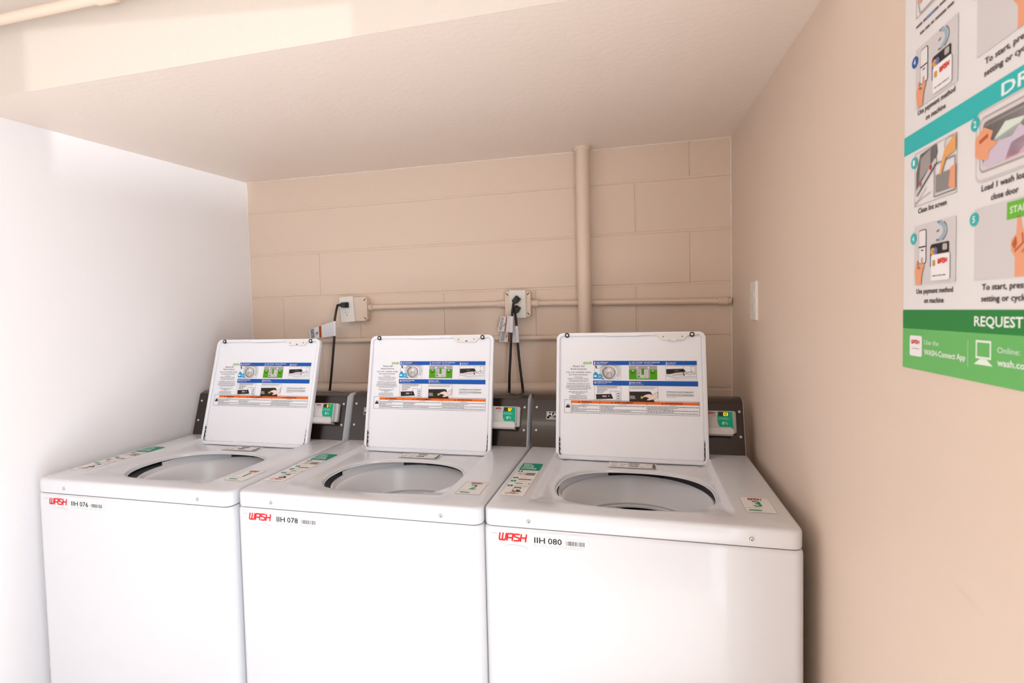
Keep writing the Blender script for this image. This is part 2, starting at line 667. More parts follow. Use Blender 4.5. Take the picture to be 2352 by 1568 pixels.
cord('black power cord from the single-plug outlet, with a white warning tag above washer 1', .5432, 1.4250, 0,
     [(.4990 + .01, -.080, 1.398), (.500, -.082, 1.349), (.4986, -.085, 1.2869), (.492, -.085, 1.2324), (.4792, -.085, 1.1348), (.4640, -.088, 1.0267), (.4600, -.13, .90), (.46, -.2, .75)],
     [(.352, -.085, 1.318), (.503, -.085, 1.3546), (.500, -.085, 1.2887), (.356, -.085, 1.273)], .50)
cord('black power cord in the upper socket of the two-plug outlet, with the higher tag', 1.329, 1.4275, math.radians(48),
     [(1.3170, -.080, 1.3900), (1.3152, -.090, 1.3604), (1.3110, -.0935, 1.281), (1.3053, -.0935, 1.1924), (1.3000, -.0935, 1.1211), (1.2961, -.0935, 1.0317), (1.294, -.14, .90), (1.29, -.2, .75)],
     [(1.262, -.090, 1.357), (1.3152, -.0905, 1.3587), (1.3118, -.093, 1.2933), (1.2468, -.090, 1.2996)], .40)
cord('black power cord in the lower socket of the two-plug outlet, with the lower tag', 1.329, 1.3885, math.radians(62),
     [(1.3262, -.074, 1.358), (1.3290, -.0725, 1.3249), (1.3326, -.0725, 1.2454), (1.3383, -.074, 1.1746), (1.3457, -.076, 1.1037), (1.3515, -.080, 1.0363), (1.354, -.14, .90), (1.35, -.2, .75)],
     [(1.2580, -.0665, 1.300), (1.3290, -.0725, 1.3190), (1.3322, -.0725, 1.2510), (1.2450, -.0665, 1.2532)], .42)

# outlet on the right wall
yc, zc = -.382, 1.3925
t = thing('wall_outlet', 'white outlet with empty sockets on the right wall', 'outlet', (XR(yc), yc, zc), 0)
dr = Vector((AR, -1, 0)).normalized()
nr = Vector((-1, -AR, 0)).normalized()
fR = lambda a, n, z: tuple(dr * a + nr * n + Vector((0, 0, z)))
o = MB()
rings = [[fR(a, n, b) for a, b in insr(-.037, .037, -.0605, .0605, .003, i)] for n, i in ((0, 0), (.0045, 0), (.0065, .0025))]
o.loft(rings, platem, False, True)
pl = o.obj('cover_plate', t)
o = MB()
for dz in (.0195, -.0195):
    pts = rrect(-.0165, .0165, dz - .0135, dz + .0135, .006, 4)
    o.loft([[fR(a, .0063, b) for a, b in pts], [fR(a, .0080, b) for a, b in pts]], platem, False, True)
o.obj('receptacle', pl)
d = D(lambda a, b, l: fR(a, .0082 + l * .0001, b))
for dz in (.0195, -.0195):
    d = D(lambda a, b, l: fR(a, .0082 + l * .0001, b))
    receptacle_holes(d, 0, dz)
    d.obj('socket_slots', pl)

# ------------------------------------------------------------------ washers
MW, ZS, ZT = .6869, .8723, .915
LX, LW, LH, LY, LZ = .0955, .4709, .4144, .5179, .8944
BY, TY, TZ = .5799, .6277, 1.0687
TILT = math.atan2(TY - BY, TZ - ZT)
CACHE = {}


def part(name, key, build, parent):
    if key in CACHE:
        return link(name, CACHE[key], parent)
    o = build(name, parent)
    CACHE[key] = o.data
    return o


def star(inside, c, n=384):
    out = []
    for k in range(n):
        a = 2 * PI * (k + .5) / n
        lo, hi = 0., 1.2
        for _ in range(26):
            mid = (lo + hi) / 2
            if inside(c[0] + mid * math.cos(a), c[1] + mid * math.sin(a)):
                lo = mid
            else:
                hi = mid
        out.append((c[0] + lo * math.cos(a), c[1] + lo * math.sin(a)))
    return out


def in_rr(x0, x1, y0, y1, r):
    def f(x, y):
        if not (x0 <= x <= x1 and y0 <= y <= y1):
            return False
        dx = max(x0 + r - x, x - x1 + r, 0)
        dy = max(y0 + r - y, y - y1 + r, 0)
        return not (dx > 0 and dy > 0 and dx * dx + dy * dy > r * r)
    return f


def in_open(off):
    def f(x, y):
        cx, cy = .3435, .250
        a = .205 + off
        b = (.175 if y > cy else .178) + off
        n = 2.5 if y > cy else 2.1
        if (abs(x - cx) / a) ** n + (abs(y - cy) / b) ** n > 1:
            return False
        if x < .318 or x > .400:
            fr = .0765
        elif x < .340:
            fr = .0765 - .0305 * (x - .318) / .022
        elif x < .376:
            fr = .0460
        else:
            fr = .0460 + .0305 * (x - .376) / .024
        return y >= fr - off
    return f


def sstep(t):
    t = max(0, min(1, t))
    return t * t * (3 - 2 * t)


DECKZ = lambda y: -.014 * sstep((y - .045) / .10) - .012 * sstep((y - .488) / .028)


def build_deck(name, parent):
    c = (.350, .25)
    zf = lambda x, y: DECKZ(y)
    o = MB()
    rings = []

    def R(pts, z):
        rings.append([(x, y, ZT + (z(x, y) if callable(z) else z)) for x, y in pts])
    op = star(in_open(0), c)
    R([(c[0] + (x - c[0]) * .985, c[1] + (y - c[1]) * .985) for x, y in op], lambda x, y: zf(x, y) - .0125)
    R(op, lambda x, y: zf(x, y) - .0105)
    R(star(in_open(.0010), c), lambda x, y: zf(x, y) - .0065)
    R(star(in_open(.0045), c), lambda x, y: zf(x, y) - .0030)
    o2 = star(in_open(.012), c)
    R(o2, lambda x, y: zf(x, y) - .0018)
    inner = star(in_rr(.1125, .5515, .036, .530, .028), c)
    for t in (.35, .7):
        R([(a[0] + (b[0] - a[0]) * t, a[1] + (b[1] - a[1]) * t) if (b[0] - c[0]) ** 2 + (b[1] - c[1]) ** 2 > (a[0] - c[0]) ** 2 + (a[1] - c[1]) ** 2 else b for a, b in zip(o2, inner)], lambda x, y, t=t: zf(x, y) - .0018 * (1 - t))
    R(inner, zf)
    R(star(in_rr(.107, .557, .034, .534, .032), c), lambda x, y: zf(x, y) * .82)
    R(star(in_rr(.0985, .5645, .031, .539, .036), c), lambda x, y: zf(x, y) * .12)
    R(star(in_rr(.0945, .5685, .029, .542, .038), c), 0)
    for ins, z in ((.0095, 0), (.0055, -.0008), (.0022, -.0032), (.0004, -.0068), (0, -.010), (0, -.038), (.0012, -.0412), (.004, -.0424)):
        R(star(in_rr(.0015 + ins, MW - .0015 - ins, ins, .690 - ins, .024 - ins), c), z)
    o.loft(rings, enamel)
    return o.obj(name, parent, smooth=28)


def build_cabinet(name, parent):
    o = MB()
    rings = []
    for ins, z in ((.01, .03), (0, .034), (0, ZS - .012), (.0008, ZS - .0055), (.004, ZS - .0015), (.009, ZS - .0008), (.03, ZS - .0008)):
        rings.append([(x, y, z) for x, y in insr(0, MW, .0, .690, .022, ins, 8)])
    o.loft(rings, enamel, True, False)
    for x in (.05, MW - .05):
        for y in (.05, .63):
            o.disc((x, y, 0), (0, 0, 1), .022, blackm, 14, d=.031)
    return o.obj(name, parent)


def build_tub(name, parent):
    o = MB()
    cx, cy = .349, .303
    n = 72
    ring = lambda r, z, yy=cy: [(cx + r * math.cos(2 * PI * k / n), yy + r * math.sin(2 * PI * k / n), z) for k in range(n)]
    o.loft([ring(.206, .852), ring(.215, .8545), ring(.240, .868), ring(.262, .8695), ring(.268, .866), ring(.268, .45), ring(.26, .44)], coverm, False, True)
    return o.obj(name, parent)


def build_collar(a0, a1, z1):
  # raised splash wall between tub cover and deck
  def f(name, parent):
    o = MB()
    cx, cy = .349, .300
    if 1:
        n = int((a1 - a0) / 4)
        for r0, r1 in ((.206, .212),):
            rings = []
            for k in range(n + 1):
                a = math.radians(a0 + (a1 - a0) * k / n)
                cs, sn = math.cos(a), math.sin(a)
                rings.append([(cx + r0 * cs, cy + r0 * sn, .855), (cx + r1 * cs, cy + r1 * sn, .855), (cx + r1 * cs, cy + r1 * sn, z1), (cx + r0 * cs, cy + r0 * sn, z1)])
            o.loft(rings, tubm, True, True)
    return o.obj(name, parent)
  return f


def build_slot(a0, a1):
  def f(name, parent):
    o = MB()
    cx, cy = .349, .295
    rings = []
    for k in range(17):
        a = math.radians(a0 + (a1 - a0) * k / 16)
        cs, sn = math.cos(a), math.sin(a)
        r0, r1 = .203, .209
        rings.append([(cx + r0 * cs, cy + r0 * sn, .8595), (cx + r1 * cs, cy + r1 * sn, .8595), (cx + r1 * cs, cy + r1 * sn, .8745), (cx + r0 * cs, cy + r0 * sn, .8745)])
    o.loft(rings, blackm, True, True)
    return o.obj(name, parent)
  return f


def build_ring(name, parent):
    o = MB()
    cx, cy = .349, .300
    n = 96
    ring = lambda r, z: [(cx + r * math.cos(2 * PI * k / n), cy + r * math.sin(2 * PI * k / n), z) for k in range(n)]
    o.loft([ring(.2085, .846), ring(.2080, .853), ring(.2040, .8585), ring(.1990, .8600), ring(.1958, .8570), ring(.1925, .850), ring(.1865, .828), ring(.1800, .803), ring(.1735, .7845),
            ring(.1712, .7835), ring(.1712, .7800), ring(.1735, .7785), ring(.1735, .7750), ring(.171, .7735), ring(.171, .768), ring(.176, .765), ring(.215, .762)], tubm)
    return o.obj(name, parent)


def build_basket(name, parent):
    o = MB()
    cx, cy = .349, .300
    n = 64
    ring = lambda r, z: [(cx + r * math.cos(2 * PI * k / n), cy + r * math.sin(2 * PI * k / n), z) for k in range(n)]
    o.loft([ring(.215, .7615), ring(.235, .74), ring(.24, .70), ring(.24, .50), ring(.22, .475), ring(.08, .47), ring(.06, .50), ring(.045, .60), ring(.03, .62)], basketm, False, True)
    return o.obj(name, parent)


def fl(u, v, n, la):
    return (LX + u, LY + v * math.sin(la) - n * math.cos(la), LZ + v * math.cos(la) + n * math.sin(la))


def fc(u, s, n):
    return (u, BY + s * math.sin(TILT) - n * math.cos(TILT), ZT + s * math.cos(TILT) + n * math.sin(TILT))


def console_profile(off):
    # (y, z) outline, off pushes the outline outward
    L = math.hypot(TY - BY, TZ - ZT)
    a = fc(0, 0, off)
    b = fc(0, L, off)
    return [(a[1], a[2]), (b[1], b[2]), (b[1] + .003, b[2] + .003 + off * .3), (.652, 1.0805 + off), (.685 + off, 1.0805 + off), (.690 + off * .2, ZT)]


def build_console(name, parent):
    o = MB()
    rings = []
    for x, k in ((.0030, -.002), (.0040, 0), (.6788, 0), (.6797, -.002)):
        rings.append([(x, y, z) for y, z in console_profile(k)])
    o.loft(rings, enamel, True, True)
    return o.obj(name, parent, smooth=30)


def build_panel(name, parent):
    o = MB()
    rings = []
    x0, x1 = .0040, .6775
    for x in (x0, x1):
        a = console_profile(.0016)[:5]
        b = console_profile(.0001)[:5]
        rings.append([(x, y, z) for y, z in a] + [(x, y, z) for y, z in b[::-1]])
    o.loft(rings, darkm, True, True)
    return o.obj(name, parent, smooth=25)


def build_lid(la):
    def f(name, parent):
        o = MB()
        rings = []
        for n, i in ((-.021, .012), (-.022, .004), (-.019, .0008), (-.015, 0), (-.003, 0), (-.0008, .0010), (0, .0035), (0, .0098), (-.0012, .0110), (-.0078, .0122), (-.0078, .0136), (-.0058, .0150)):
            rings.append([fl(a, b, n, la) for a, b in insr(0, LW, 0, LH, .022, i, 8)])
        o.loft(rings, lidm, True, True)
        return o.obj(name, parent, smooth=28)
    return f


def build_grip(la):
    def f(name, parent):
        o = MB()
        pts = [(.150, LH - .0015), (.150, LH - .0100), (.172, LH - .0130), (.262, LH - .0130), (.288, LH - .0100), (.288, LH - .0015)]
        o.loft([[fl(a, b, -.006, la) for a, b in pts], [fl(a, b, .0006, la) for a, b in pts],
                [fl(.2175 + (a - .2175) * .97, b - .0006 if b > LH - .005 else b + .001, .0016, la) for a, b in pts]], lidm, True, True)
        return o.obj(name, parent, smooth=20)
    return f


def build_latch(la, open_tab):
    def f(name, parent):
        o = MB()
        pts = [(.312, .4045), (.324, .4015), (.333, .3905), (.338, .3868), (.404, .3868), (.409, .3905), (.413, .3985), (.422, .4015), (.452, .4045), (.452, .4075), (.312, .4075)]
        cx, cy = .372, .398
        o.loft([[fl(a, b, -.006, la) for a, b in pts], [fl(a, b, .0008, la) for a, b in pts],
                [fl(cx + (a - cx) * .975, cy + (b - cy) * .93, .0022, la) for a, b in pts]], plastic, True, True)
        lp = o.obj(name, parent, smooth=20)
        return lp
    return f


def build_latch_bits(la, u):
    def f(name, parent):
        o = MB()
        if 1:
            c, ax = Vector(fl(u, .3975, .0022, la)), Vector(fl(u, .3975, 1, la)) - Vector(fl(u, .3975, 0, la))
            o.disc(c, ax, .0036, chrome, 14, .003, .0012)
            o.disc(c + ax * .0012, ax, .0014, blackm, 10, d=.0002)
        return o.obj(name, parent)
    return f


def build_strike(la, tab):
    def f(name, parent):
        o = MB()
        if tab:
            o.box((.3640, .3832, .001), (.3830, .3915, .006), plastic, lambda a, b, n: fl(a, b, n, la))
        else:
            o.box((.3690, .3895, .001), (.3760, .3925, .0032), blackm, lambda a, b, n: fl(a, b, n, la))
        return o.obj(name, parent, smooth=0)
    return f


def build_bumper(la, u):
    def f(name, parent):
        o = MB()
        v = .4058 if u < .2 else .4045
        n = 24
        ring = lambda r, h: [fl(u + r * math.cos(2 * PI * k / n), v + r * math.sin(2 * PI * k / n), h, la) for k in range(n)]
        o.loft([ring(.0078, -.004), ring(.0078, .0018), ring(.0070, .0028), ring(.0044, .0028), ring(.0038, .0020)], blackm)
        o.loft([ring(.0038, .0020), ring(.0032, .0027), ring(.0015, .0029)], plastic, False, True)
        return o.obj(name, parent)
    return f


def build_spring(la, side, kind):
    def f(name, parent):
        o = MB()
        s = 1 if side == 0 else -1
        u0 = .0085 if side == 0 else LW - .0085
        pts = []
        h0, h1 = (.014, .074) if kind else (.014, .064)
        for k in range(33):
            t = k / 32
            wob = .0022 * math.sin(t * PI * 8) * (1 if side == 0 else .3)
            pts.append(fl(u0 + s * (.004 + wob - .002 * t), h0 + (h1 - h0) * t, -.0030, la))
        o.tube(pts, [.0021 + .0007 * (k % 4 == 0) for k in range(33)], blackm, 8)
        c = fl(u0 + s * .0048, h0 - .001, -.002, la)
        d = Vector(fl(0, 0, 1, la)) - Vector(fl(0, 0, 0, la))
        for k in range(8):
            pass
        ringp = [fl(u0 + s * .005 + .0048 * math.cos(a), h0 - .001 + .008 * math.sin(a), -.0015, la) for a in [2 * PI * k / 16 for k in range(17)]]
        o.tube(ringp, .0011, chrome, 8)
        return o.obj(name, parent)
    return f


def build_hinge(la, side):
    def f(name, parent):
        o = MB()
        x = LX - .004 if side == 0 else LX + LW + .004
        s = -1 if side == 0 else 1
        o.tube([(x - s * .004, LY + .002, LZ + .012), (x + s * .006, LY + .002, LZ + .012)], .0062, chrome, 14)
        o.tube([(x - s * .004, LY + .002, LZ + .012), (x + s * .008, LY + .002, LZ + .012)], .0028, blackm, 10)
        o.box((x - .003, LY - .006, LZ - .001), (x + .003, LY + .010, LZ + .010), chrome)
        return o.obj(name, parent)
    return f


def art_lid(la, seed):
    """instruction print; drawn in the pixel grid of a close-up, then mapped to the lid"""
    def fn(X, Y, l):
        u = .121 + (X - 547) * .0002005
        if Y < 440:
            v = .3207 - .0002025 * (Y - 122)
        elif Y < 740:
            v = .2563 - .000224 * (Y - 440)
        else:
            v = .1891 - .00021 * (Y - 740)
        return fl(u, v, -.0056 + .00022 * (l + 1), la)
    d = D(fn, True, seed)
    K, BL, OR, GR, G2, DK, WH = '#2b2422', '#1457b0', '#ef6c12', '#4f9f0e', '#9a9a9c', '#2a2220', '#e8e6e6'
    d.lay(1)
    d.poly([(385, 140), (500, 140), (500, 128), (532, 156), (500, 184), (500, 176), (385, 176)], '#9ac070')
    d.lay(2).text('START HERE', 392, 166, 15, '#eef4e0', 104, bold=True)
    d.lay(1).rect(547, 122, 2150, 190, BL)
    d.rect(547, 440, 2160, 510, BL)
    d.lay(2)
    for n, X, Y, a, b, w1, w2 in (('1', 563, 178, 'ADD DETERGENT', 'Agregue detergente', 195, 165), ('3', 1680, 184, 'CLOSE LID', 'Cierre la tapa', 128, 106),
                                  ('4', 563, 490, 'COMPLETE PROCESS', 'Complete el proceso', 250, 172), ('5', 1116, 494, 'PRESS START', 'Presione Start (Inicio)', 160, 188)):
        d.text(n, X, Y, 40, WH, bold=True, w=26 if n != '1' else 17)
        d.text(a, X + 32, Y - 20, 17, WH, w1, bold=True)
        d.text(b, X + 32, Y - 1, 13, WH, w2)
    d.text('2', 1118, 180, 40, WH, bold=True, w=26)
    d.text('ADD CLOTHES - DO NOT OVERLOAD', 1158, 156, 17, WH, 435, bold=True)
    d.text('Cargue la lavadora', 1158, 177, 13, WH, 165)
    d.text('No sobrecargue', 1356, 177, 13, WH, 140)
    # picture 1
    d.lay(1)
    d.frame(568, 200, 988, 412, 3, '#777777')
    d.lay(2)
    for r, w in ((158, 4), (140, 4), (122, 5)):
        d.arc(815, 300, r, r * .95, 130 if r > 130 else 0, 395 if r > 130 else 360, w, '#6b6560', 28)
    d.ell(800, 310, 108, 98, '#8f8a88', 30)
    d.lay(3).ell(806, 306, 82, 86, '#cbc6c4', 26)
    d.lay(4).ell(806, 272, 30, 28, '#e5e1df', 18)
    d.line([(800, 310), (760, 350), (790, 380)], 7, '#77706c')
    d.line([(820, 310), (850, 345), (830, 380)], 7, '#77706c')
    d.line([(790, 318), (740, 325)], 5, '#77706c')
    d.lay(3).poly([(740, 225), (770, 222), (776, 240), (745, 262)], '#3f6f5a')
    d.line([(612, 250), (740, 208)], 4, '#6b6560')
    d.poly([(578, 200), (600, 202), (612, 248), (590, 244)], '#2b2625')
    d.poly([(548, 345), (575, 305), (596, 302), (625, 335), (625, 412), (548, 415)], '#2098cf')
    d.poly([(628, 345), (645, 335), (680, 340), (698, 372), (690, 415), (628, 415)], '#3aa6d6')
    d.lay(4).ell(582, 370, 26, 17, '#cfe8f2', 16)
    d.ell(656, 376, 15, 14, '#a8d8ec', 14)
    d.poly([(690, 406), (735, 414), (700, 424)], '#1e3a55')
    # picture 2
    d.lay(1).rect(1118, 200, 1552, 418, '#a9a4a4')
    d.lay(2).rect(1118, 262, 1552, 418, GR)
    d.lay(3).rr(1235, 262, 1438, 398, 14, '#cfcacb')
    d.line([(1245, 232), (1245, 396), (1425, 396), (1425, 232)], 9, '#e0dcdc')
    d.ell(1246, 232, 14, 18, '#f0eeee', 12)
    d.ell(1420, 232, 14, 18, '#f0eeee', 12)
    d.lay(4).poly([(1310, 245), (1352, 245), (1352, 345), (1310, 345)], '#3f9a1d')
    for i in range(26):
        x, y = d.rnd.uniform(1262, 1400), d.rnd.uniform(275, 375)
        if 1300 < x < 1362:
            continue
        d.line([(x, y), (x + d.rnd.uniform(-18, 18), y + d.rnd.uniform(-22, 22)), (x + d.rnd.uniform(-20, 20), y + d.rnd.uniform(-14, 14))], 5, d.rnd.choice(('#8b8291', '#4b8f3a', '#6c6470', '#a9a2ae')))
    d.poly([(1255, 360), (1300, 385), (1262, 385)], '#3f9a1d')
    d.ell(1178, 282, 13, 12, '#c8e8a8', 12)
    d.ell(1484, 282, 13, 12, '#c8e8a8', 12)
    for x in (1178, 1484):
        for q in range(3):
            d.rect(x - 36 + q * 6, 298 + q * 12, x + 36 - q * 6, 305 + q * 12, '#2c6410')
    # picture 3
    d.lay(1).frame(1683, 202, 2140, 424, 3, '#777777')
    d.lay(2).poly([(1690, 252), (1950, 245), (1985, 290), (1840, 305), (1740, 330), (1692, 330)], DK)
    d.lay(3).rect(1812, 268, 1880, 282, '#6a625e')
    d.poly([(1740, 330), (1840, 305), (1990, 300), (2060, 282), (2060, 300), (1960, 335), (1780, 345)], '#d8d2d0')
    d.line([(1740, 332), (1840, 306), (2000, 298)], 4, '#6b6560')
    d.line([(1690, 345), (1830, 380), (2136, 360)], 4, '#6b6560')
    d.line([(1690, 362), (1830, 402), (2136, 384)], 3, '#6b6560')
    d.line([(1930, 250), (1962, 355)], 13, '#1b1716')
    d.line([(1980, 320), (2080, 285), (2110, 330)], 6, '#7a736f')
    d.line([(1980, 320), (2060, 345)], 5, '#7a736f')
    d.frame(2062, 208, 2120, 330, 4, '#8a8480')
    d.line([(1945, 202), (1955, 245)], 4, '#8a8480')
    d.line([(1780, 347), (1960, 340)], 5, '#6b6560')
    # picture 4
    d.lay(1).frame(568, 518, 990, 722, 3, '#777777')
    d.lay(2)
    for i in range(6):
        d.greek(612, 612 + d.rnd.uniform(110, 320) if i < 2 else 612 + d.rnd.uniform(90, 190), 530 + i * 18, 11, '#3b3533')
    d.poly([(585, 640), (835, 632), (868, 700), (590, 712)], DK)
    d.lay(3).rect(694, 655, 762, 678, '#b3a29f')
    d.ell(797, 663, 8, 8, '#e2dedc', 12)
    d.poly([(580, 640), (592, 640), (598, 715), (582, 712)], '#f0eeee')
    d.line([(820, 585), (930, 592), (968, 600), (972, 718)], 4, '#6b6560')
    d.line([(820, 585), (820, 630)], 4, '#6b6560')
    d.line([(912, 596), (918, 716)], 4, '#6b6560')
    for y in (620, 655, 690):
        d.rect(932, y, 956, y + 16, '#6b6560')
    # picture 5
    d.lay(1).frame(1120, 524, 1562, 742, 3, '#777777')
    d.lay(2).greek(1130, 1516, 540, 9, '#6c6664')
    d.greek(1130, 1500, 556, 8, '#8c8684')
    d.poly([(1123, 595), (1420, 590), (1455, 600), (1470, 640), (1480, 690), (1510, 738), (1123, 738)], DK)
    d.lay(3).poly([(1125, 650), (1200, 652), (1218, 700), (1128, 700)], '#8d8684')
    d.lay(4).ell(1312, 676, 19, 18, '#b7cf3c', 16)
    hand = [(1312, 672), (1350, 646), (1385, 632), (1430, 624), (1470, 640), (1558, 592), (1558, 660), (1510, 696), (1440, 712), (1395, 716), (1392, 700), (1420, 690), (1392, 672), (1352, 668), (1326, 688)]
    d.poly(hand, '#ecd7cc')
    d.lay(5).line(hand + [hand[0]], 3, '#7b5a4c')
    d.line([(1400, 690), (1425, 680), (1418, 670)], 3, '#7b5a4c')
    # side text
    d.lay(1)
    d.text('Read All', 312, 224, 30, K, 182, 'c')
    d.text('Instructions', 310, 268, 30, K, 260, 'c')
    d.text('Lea con cuidado todas', 310, 318, 26, K, 408, 'c')
    d.text('las instrucciones.', 310, 358, 26, K, 315, 'c')
    d.text('ATTENTION:', 307, 396, 15, K, 146, 'c')
    d.text('FABRIC SOFTENER USERS:', 306, 421, 15, K, 345, 'c')
    d.greek(142, 472, 442, 10, '#5b5553')
    d.greek(155, 460, 460, 10, '#5b5553')
    d.text('ATENCIÓN A AQUELLOS QUE', 305, 497, 16, K, 370, 'c')
    d.text('USAN SUAVIZANTE DE TELAS', 305, 523, 16, K, 378, 'c')
    for a, b, y in ((108, 505, 538), (102, 512, 558), (155, 462, 577), (148, 462, 612), (202, 410, 630), (266, 344, 649), (168, 444, 670), (160, 452, 690), (162, 450, 708)):
        d.greek(a, b, y, 11, '#4a4442')
    d.text('ATTENTION IN CASE OF UNBALANCE', 1686, 600, 15, K, 402, bold=True)
    d.greek(1686, 2052, 614, 7, '#8c8684')
    d.text('ATENCION EN CASO DE DESEQUILIBRIO', 1686, 642, 15, K, 410, bold=True)
    d.greek(1686, 2098, 656, 7, '#8c8684')
    d.greek(1686, 1836, 668, 7, '#8c8684')
    # warning table
    d.rect(192, 736, 2170, 776, OR)
    d.lay(2)
    d.frame(80, 726, 2172, 928, 4, '#4c4644')
    for X in (190, 652, 1386):
        d.line([(X, 732), (X, 926)], 4, '#4c4644')
    for X, s, w in ((425, 'WARNING', 165), (1018, 'AVERTISSEMENT', 302), (1780, 'ADVERTENCIA', 270)):
        d.text(s, X + 14, 768, 25, '#241816', w, 'c', True)
        x = X - w / 2 - 22
        d.poly([(x - 13, 768), (x + 13, 768), (x, 745)], '#241816')
    d.poly([(98, 848), (176, 848), (165, 828), (178, 795), (150, 822), (152, 780), (132, 815), (128, 785), (112, 822)], '#2b2422')
    for X0, X1, wc in ((200, 640, 410), (665, 1375, 1015), (1398, 2160, 1775)):
        d.greek(wc - 50, wc + 60, 790, 9, '#4a4442')
        for i in range(6):
            e = X1 if i in (0, 3, 5) else X0 + (X1 - X0) * d.rnd.uniform(.25, .75)
            d.greek(X0, e, 812 + i * 19, 12, '#3a3432')
    return d


def build_art_lid(la, seed):
    return lambda name, parent: art_lid(la, seed).obj(name, parent)


def build_screws(x):
  def f(name, parent):
    o = MB()
    if 1:
        o.disc((x, -.0002, .8901), (0, -1, 0), .0062, plastic, 20, .0058, .0012)
        o.disc((x, -.0012, .8901), (0, -1, 0), .0050, screwm, 20, .0044, .0010)
        o.disc((x, -.0022, .8901), (0, -1, 0), .0036, plastic, 20, .0028, .0008)
        o.disc((x + .0004, -.0030, .8895), (0, -1, 0), .0016, blackm, 10, d=.0003)
    return o.obj(name, parent)
  return f


def build_cscrews(x, y, z):
  def f(name, parent):
    o = MB()
    ax = Vector(fc(0, 0, 1)) - Vector(fc(0, 0, 0))
    if 1:
        if 1:
            c = Vector(fc(x, math.hypot(y - BY + (.0115 if 0 else 0), z - ZT), 0.0016))
            o.disc(c, ax, .0040, plastic, 18, .0032, .0020)
            o.disc(c + ax * .0020, ax, .0011, blackm, 10, d=.0003)
    return o.obj(name, parent)
  return f


def build_reader_body(name, parent):
    o = MB()
    F = lambda a, b, n: fc(a, b, n)
    # housing behind, body in front, card lip below
    rings = [[F(a, b, n) for a, b in insr(.5285, .6535, .0655, .1345, .006, i)] for n, i in ((.001, 0), (.014, 0), (.017, .003))]
    o.loft(rings, greym, False, True)
    rings = [[F(a, b, n) for a, b in insr(.5265, .6440, .0620, .1330, .005, i)] for n, i in ((.016, 0), (.029, 0), (.031, .002))]
    o.loft(rings, greym, False, True)
    pts = [(.5265, .0600), (.6400, .0600), (.6440, .0640), (.6425, .0740), (.6370, .0800), (.5265, .0800)]
    o.loft([[F(a, b, .029) for a, b in pts], [F(a, b, .036) for a, b in pts], [F(.58 + (a - .58) * .98, .07 + (b - .07) * .94, .038) for a, b in pts]], greym, True, True)
    o.box((.5300, .0570, .004), (.6400, .0605, .030), greym, F)
    return o.obj(name, parent, smooth=30)


def seg7(d, ch, x, y, w, h, c, cghost):
    S = {'0': 'abcdef', '1': 'bc', '2': 'abged', '3': 'abgcd', '8': 'abcdefg'}
    P = {'a': (0, 1, 1, 1), 'b': (1, 1, 1, .5), 'c': (1, .5, 1, 0), 'd': (0, 0, 1, 0), 'e': (0, .5, 0, 0), 'f': (0, 1, 0, .5), 'g': (0, .5, 1, .5)}
    for k, (a, b, e, f) in P.items():
        d.line([(x + a * w, y + b * h), (x + e * w, y + f * h)], w * .30, c if k in S[ch] else cghost)


def art_reader(num, part_='face'):
    d = D(lambda a, b, l: fc(a, b, .0312 + l * .00025))
    d.rr(.528, .0815, .6425, .1318, .003, '#c9c5c3')
    d.lay(1)
    T = '#0ca27e'
    pts = [(.6000, .0815), (.5978, .088), (.5962, .096), (.5955, .105), (.5962, .114), (.5985, .1312), (.6410, .1312), (.6410, .0660)]
    pts = [(.6030, .0830), (.5990, .0900), (.5972, .0970), (.5966, .1060), (.5972, .1160), (.5990, .1308), (.6412, .1308), (.6418, .0765), (.6400, .0790), (.6370, .0815), (.6320, .0830)]
    d.poly(pts, T)
    d.lay(2).rect(.6008, .1165, .6292, .1288, '#241512')
    d.wash(.5715, .1225, .0195, .0058, '#b3252b', t=.2)
    d.ell(.5818, .1175, .0013, .0015, '#151212', 12)
    d.ell(.5892, .1175, .0013, .0015, '#151212', 12)
    d.greek(.5745, .5845, .1128, .0014, '#8d8886')
    d.greek(.5865, .5925, .1128, .0014, '#8d8886')
    d.text('TAP PHONE / CARD', .6145, .1102, .0021, '#bfeee0', .024, 'c')
    d.text('INSERT CARD BELOW', .6145, .1062, .0021, '#bfeee0', .033, 'c', True)
    # contactless mark: hand, card and waves
    d.ell(.6135, .0945, .0040, .0050, '#9fd9c8', 16)
    for r in (.0035, .0060, .0085):
        d.arc(.6175, .0945, r, r, -42, 42, .0009, '#7fccb6', 8)
    d.line([(.6180, .0995), (.6260, .0905)], .0022, '#9fd9c8')
    return d


def art_digits(num):
    d = D(lambda a, b, l: fc(a, b, .0312 + l * .00025))
    d.lay(3)
    x = .6023
    ghost = '#5a3a36'
    for i in range(2):
        seg7(d, '8', x + i * .0068, .1182, .0042, .0088, ghost, ghost)
    d.mb.mats = list(d.mb.mats)
    e = D(lambda a, b, l: fc(a, b, .0312 + l * .00025))
    e.lay(3)
    for i, c in enumerate(num):
        S = {'0': 'abcdef', '1': 'bc', '2': 'abged', '3': 'abgcd'}
        P = {'a': (0, 1, 1, 1), 'b': (1, 1, 1, .5), 'c': (1, .5, 1, 0), 'd': (0, 0, 1, 0), 'e': (0, .5, 0, 0), 'f': (0, 1, 0, .5), 'g': (0, .5, 1, .5)}
        for k in S[c]:
            a, b, g_, f = P[k]
            xx = x + (i + 2) * .0068
            e.line([(xx + a * .0042, .1182 + b * .0088), (xx + g_ * .0042, .1182 + f * .0088)], .0014, '#ffe61e')
    led = mat('led_yellow', '#ffd800', rough=.5, emit=1.6)
    d.mb.add(e.mb.v, e.mb.f, led)
    return d


